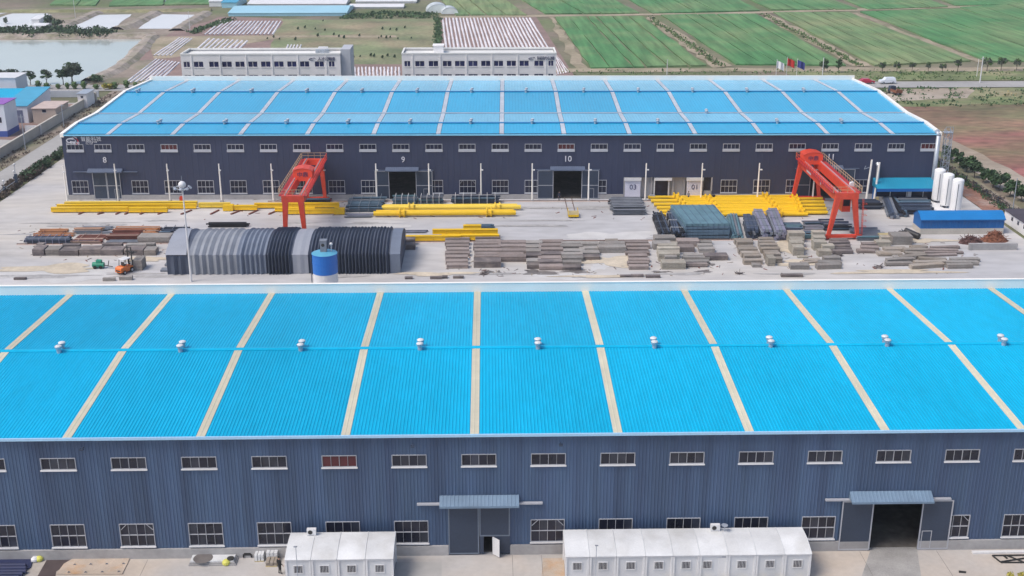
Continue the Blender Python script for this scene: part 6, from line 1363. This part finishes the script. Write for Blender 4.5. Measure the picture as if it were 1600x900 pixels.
# striped kerb in front of the right row
t = thing('striped_kerb', 'yellow and black striped kerb in front of the right cabins', 'kerb', (0, 86.95, 0)); x = X(1040, 899, 87); k = 0
while x < X(1268, 899, 87): q = MB(); q.box(x, x+.78, 0, .15, 0, .16); q.build('kerb_block', M['yellow2'] if k % 2 == 0 else M['cable'], t); x += .8; k += 1
def yard_lamp(label, px, pyt, y):
    x = X(px, pyt, y); h = Z(px, pyt, y); t = thing('path_lamp', label, 'lamp', (x, y, 0), group='thin lamps in front of the cabins'); q = MB(); q.tube((0,0,0), (0,0,h-.1), .035, .03, 8); q.build('pole', M['galv'], t); q = MB(); q.bar((0,.05,h-.1), (0,-.35,h+.12), .24, .09); q.build('lamp_head', M['greysteel'], t)
yard_lamp('thin lamp post in front of the left cabins', 462, 853, 86.4); yard_lamp('thin lamp post in front of the right cabins', 932, 851, 86.4)
# tarpaulin, plates, pallets on the left strip
M['tarp'] = mat('navy_tarpaulin', (.02,.028,.085), .5, var=.25, scale=.8); M['brown_sheet'] = mat('dark_brown_wet_patch', (.075,.055,.055), .7, var=.2, scale=.8); M['plate'] = mat('steel_road_plate', (.45,.37,.30), .8, var=.16, scale=.6, col2=(.48,.28,.14), thr=.6, fine=.1)
q = MB(); P = W((-60,873),(54,873),(50,886),(38,893),(10,896),(-60,898)); n = 6
for k in range(5): z = .1+.03*k; y = 88.6+.42*k; q.tube((G(-60,880)[0], y, z+.06), (G(52-3*abs(2-k),880)[0], y+rnd.uniform(-.05,.05), z+.04), .2, n=8)
q.prism(W((-60,874.5),(52,874.5),(48,888),(36,894),(-60,897))[::-1], .0, .12); tag(q.build('tarpaulin', M['tarp']), 'folded dark navy tarpaulin pile at the bottom left', 'tarpaulin')
sheet('wet_patch', W((75,871.5),(120,871.5),(113,876),(103,881),(98,887),(88,893),(86,905),(56,905)), .014, M['brown_sheet'])
t = thing('road_plate', 'rusty steel road plate with lifting lugs, bottom left', 'steel plate', (*G(150, 885), 0)); P = [(a-G(150,885)[0], b-G(150,885)[1]) for a, b in W((88,898),(191,898),(204,871.5),(118,871.5),(100,882))]; q = MB(); q.prism(P, .02, .09); q.build('plate', M['plate'], t)
for a, b in ((117,884),(142,883.5),(167,883),(193,882.5),(108,896),(134,896),(160,895.5),(186,895)): x, y = G(a, b); x -= t.location.x; y -= t.location.y; q = MB(); q.bar((x-.1,y,.1), (x,y,.2), .06); q.bar((x,y,.2), (x+.1,y,.1), .06); q.build('lug', M['greysteel'], t)
def sack(px, py, m, label, s=1.): x, y = G(px, py); q = MB(); q.lathe((0,0,0), [(.22*s,0),(.34*s,.12*s),(.33*s,.3*s),(.2*s,.42*s),(.06*s,.46*s)], 12); tag(q.build('sack', m, None, (x, y, 0)), label, 'sack', 'sacks and buckets at the plinth')
M['ylime'] = mat('lime_yellow_plastic', (.62,.60,.12), .6, var=.1)
sack(55, 877, M['white'], 'white sack beside the lime yellow bags at the plinth'); sack(62, 876, M['ylime'], 'lime yellow bag right of the white sack'); sack(67, 872, M['ylime'], 'pale lime bag behind the yellow one at the plinth', .9); sack(354, 882, M['ylime'], 'lime yellow bag in front of the white slab stack', 1.1)
x, y = G(335, 880); t = thing('panel_pile', 'low pile of white and stained panels on the left strip', 'panels', (x, y, 0))
for k in range(3): q = MB(); q.box(-2.15+.06*k, 1.95-.1*k, -.45+.08*k, .75, .03+.13*k, .14+.13*k); q.build('panel', M['cabin_roof'] if k == 2 else M['plinth'], t)
q = MB(); q.lathe((-1.0,.2,.41), [(.85,0),(.8,.012)], 22); o = q.build('mud_patch', M['stain'], t); q = MB(); q.lathe((1.45,.0,.42), [(.3,0),(.32,.1),(.2,.12)], 14); q.build('hose_coil', M['cable'], t)
x, y = G(388, 869); t = thing('hand_trolley', 'dark small trolley with wheels between panels and block pallets', 'trolley', (x, y, 0)); q = MB(); q.box(-.3, .3, -.3, .3, .25, .5); q.bar((0,.3,.5), (-.1,.5,1.1), .06); q.build('frame', M['cable'], t)
for sx_ in (-.35, .35): q = MB(); q.tube((sx_-.05,-.2,.2), (sx_+.05,-.2,.2), .2, n=10); q.build('wheel', M['tyre'], t)
def pallet(label, px, py, w_, h, m): 
    x, y = G(px, py); t = thing('block_pallet', label, 'pallet', (x, y, 0), group='pallets of white blocks'); q = MB(); q.box(-w_/2, w_/2, 0, 1.0, 0, .1); q.build('base', M['timber'], t); n = 3; pr = None
    for k in range(3):
        for i in range(n):
            if pr is None: q = MB(); bw = w_/n; q.box(-bw/2+.02, bw/2-.02, 0.01, .97, 0, h/3-.015); pr = o = q.build('block', m, t)
            else: o = inst(pr, t)
            o.location = (-w_/2+w_/n*(i+.5)+rnd.uniform(-.02,.02), rnd.uniform(-.03,.03), .102+k*h/3)
pallet('pallet of pale blocks left of the left cabins, left one', 405, 878, .8, .6, M['cabin_roof']); pallet('pallet of pale blocks touching the left cabins', 425, 876, 1.0, .7, M['cabin']); pallet('low pallet of brownish blocks in front, left of the cabins', 424, 886, 1.0, .35, M['slab'][1])
pallet('low pallet of blocks at the wall left of the cabins', 421, 864, 1.1, .3, M['cabin'])
# bits on the right strip
x, y = G(1583, 878); t = thing('steel_frame', 'dark welded steel frame lying at the bottom right', 'frame', (x, y, 0))
for a, b in (((-1.2,-.1,.1),(1.8,.5,.15)), ((-1.2,-.1,.1),(-1.5,.9,.12)), ((-1.5,.9,.12),(1.6,.9,.12)), ((-.2,.9,.12),(.8,-.2,.12)), ((-1.2,-.2,.1),(1.8,-.25,.1))): q = MB(); q.bar(a, b, .09); q.build('bar', M['cable'], t)
q = MB(); x0, y0 = G(1520, 866); q.box(x0, x0+9, y0, y0+.35, .0, .16); tag(q.build('white_channel', M['cabin_trim']), 'long white channel lying along the plinth, bottom right', 'channel')
x, y = G(1503, 894); q = MB(); q.prism([(-.32,-.12),(.28,-.2),(.4,.05),(-.2,.2)], 0, .04); tag(q.build('drain_cover', M['cable'], None, (x, y, .012)), 'small dark drain cover on the concrete at lower right', 'drain cover')
q = MB(); x0, y0 = G(1568, 869); q.bar((x0, y0, .05), (x0+.1, y0-.5, .1), .12); tag(q.build('bent_pipe', M['cable']), 'short dark bent pipe by the white channel', 'pipe')
for a, b, l, s_ in ((1100,896,'tall thin weed before the white cabin door', 1.), (1232,900,'yellow green weed before the last right cabin', .8), (1578,905,'yellow green weed clump at the bottom right corner', 1.3), (1598,903,'second weed clump in the bottom right corner', 1.1)):
    o = shrub_mesh('weed_plant', LF[2] if 'tall' in l else LF[3], .45*s_, 1.25*s_ if 'tall' in l else .6*s_, 90, .16); o.location = (*G(a, b), 0); tag(o, l, 'plant')
# joints, patches and tyre marks of the front apron
sheet('apron_patch', W((1345,905),(1440,905),(1432,853.5),(1362,853.5)), .013, mat('ramp_concrete', (.33,.32,.31), .9, var=.22, scale=.5, fine=.12)); sheet('apron_patch', W((846,905),(883,905),(881,872),(848,872)), .013, M['plate']); sheet('apron_patch', W((618,905),(690,905),(690,878),(617,878)), .012, M['asphalt'])
for i, p in enumerate(((618,640),(800,803),(845,846),(1340,1342),(1460,1461),(240,243))): q = MB(); a = G(p[0], 856)[0]; q.box(a-.015, a+.015, 70, 91.4, .0, .0155); tag(q.build('expansion_joint', M['stain']), kind='structure')
# ---------------------------------------------------------------- air
hz = MB(); hz.box(-4500, 4500, -300, 6500, -3, 64); hzm = bpy.data.materials.new('haze'); hzm.use_nodes = True; t_ = hzm.node_tree; t_.nodes.clear()
ho = t_.nodes.new('ShaderNodeOutputMaterial'); hv = t_.nodes.new('ShaderNodeVolumePrincipled'); hv.inputs['Color'].default_value = (.88, .92, .97, 1); hv.inputs['Density'].default_value = .0002; hv.inputs['Anisotropy'].default_value = .2
t_.links.new(hv.outputs[0], ho.inputs['Volume']); tag(hz.build('haze', hzm), kind='stuff')
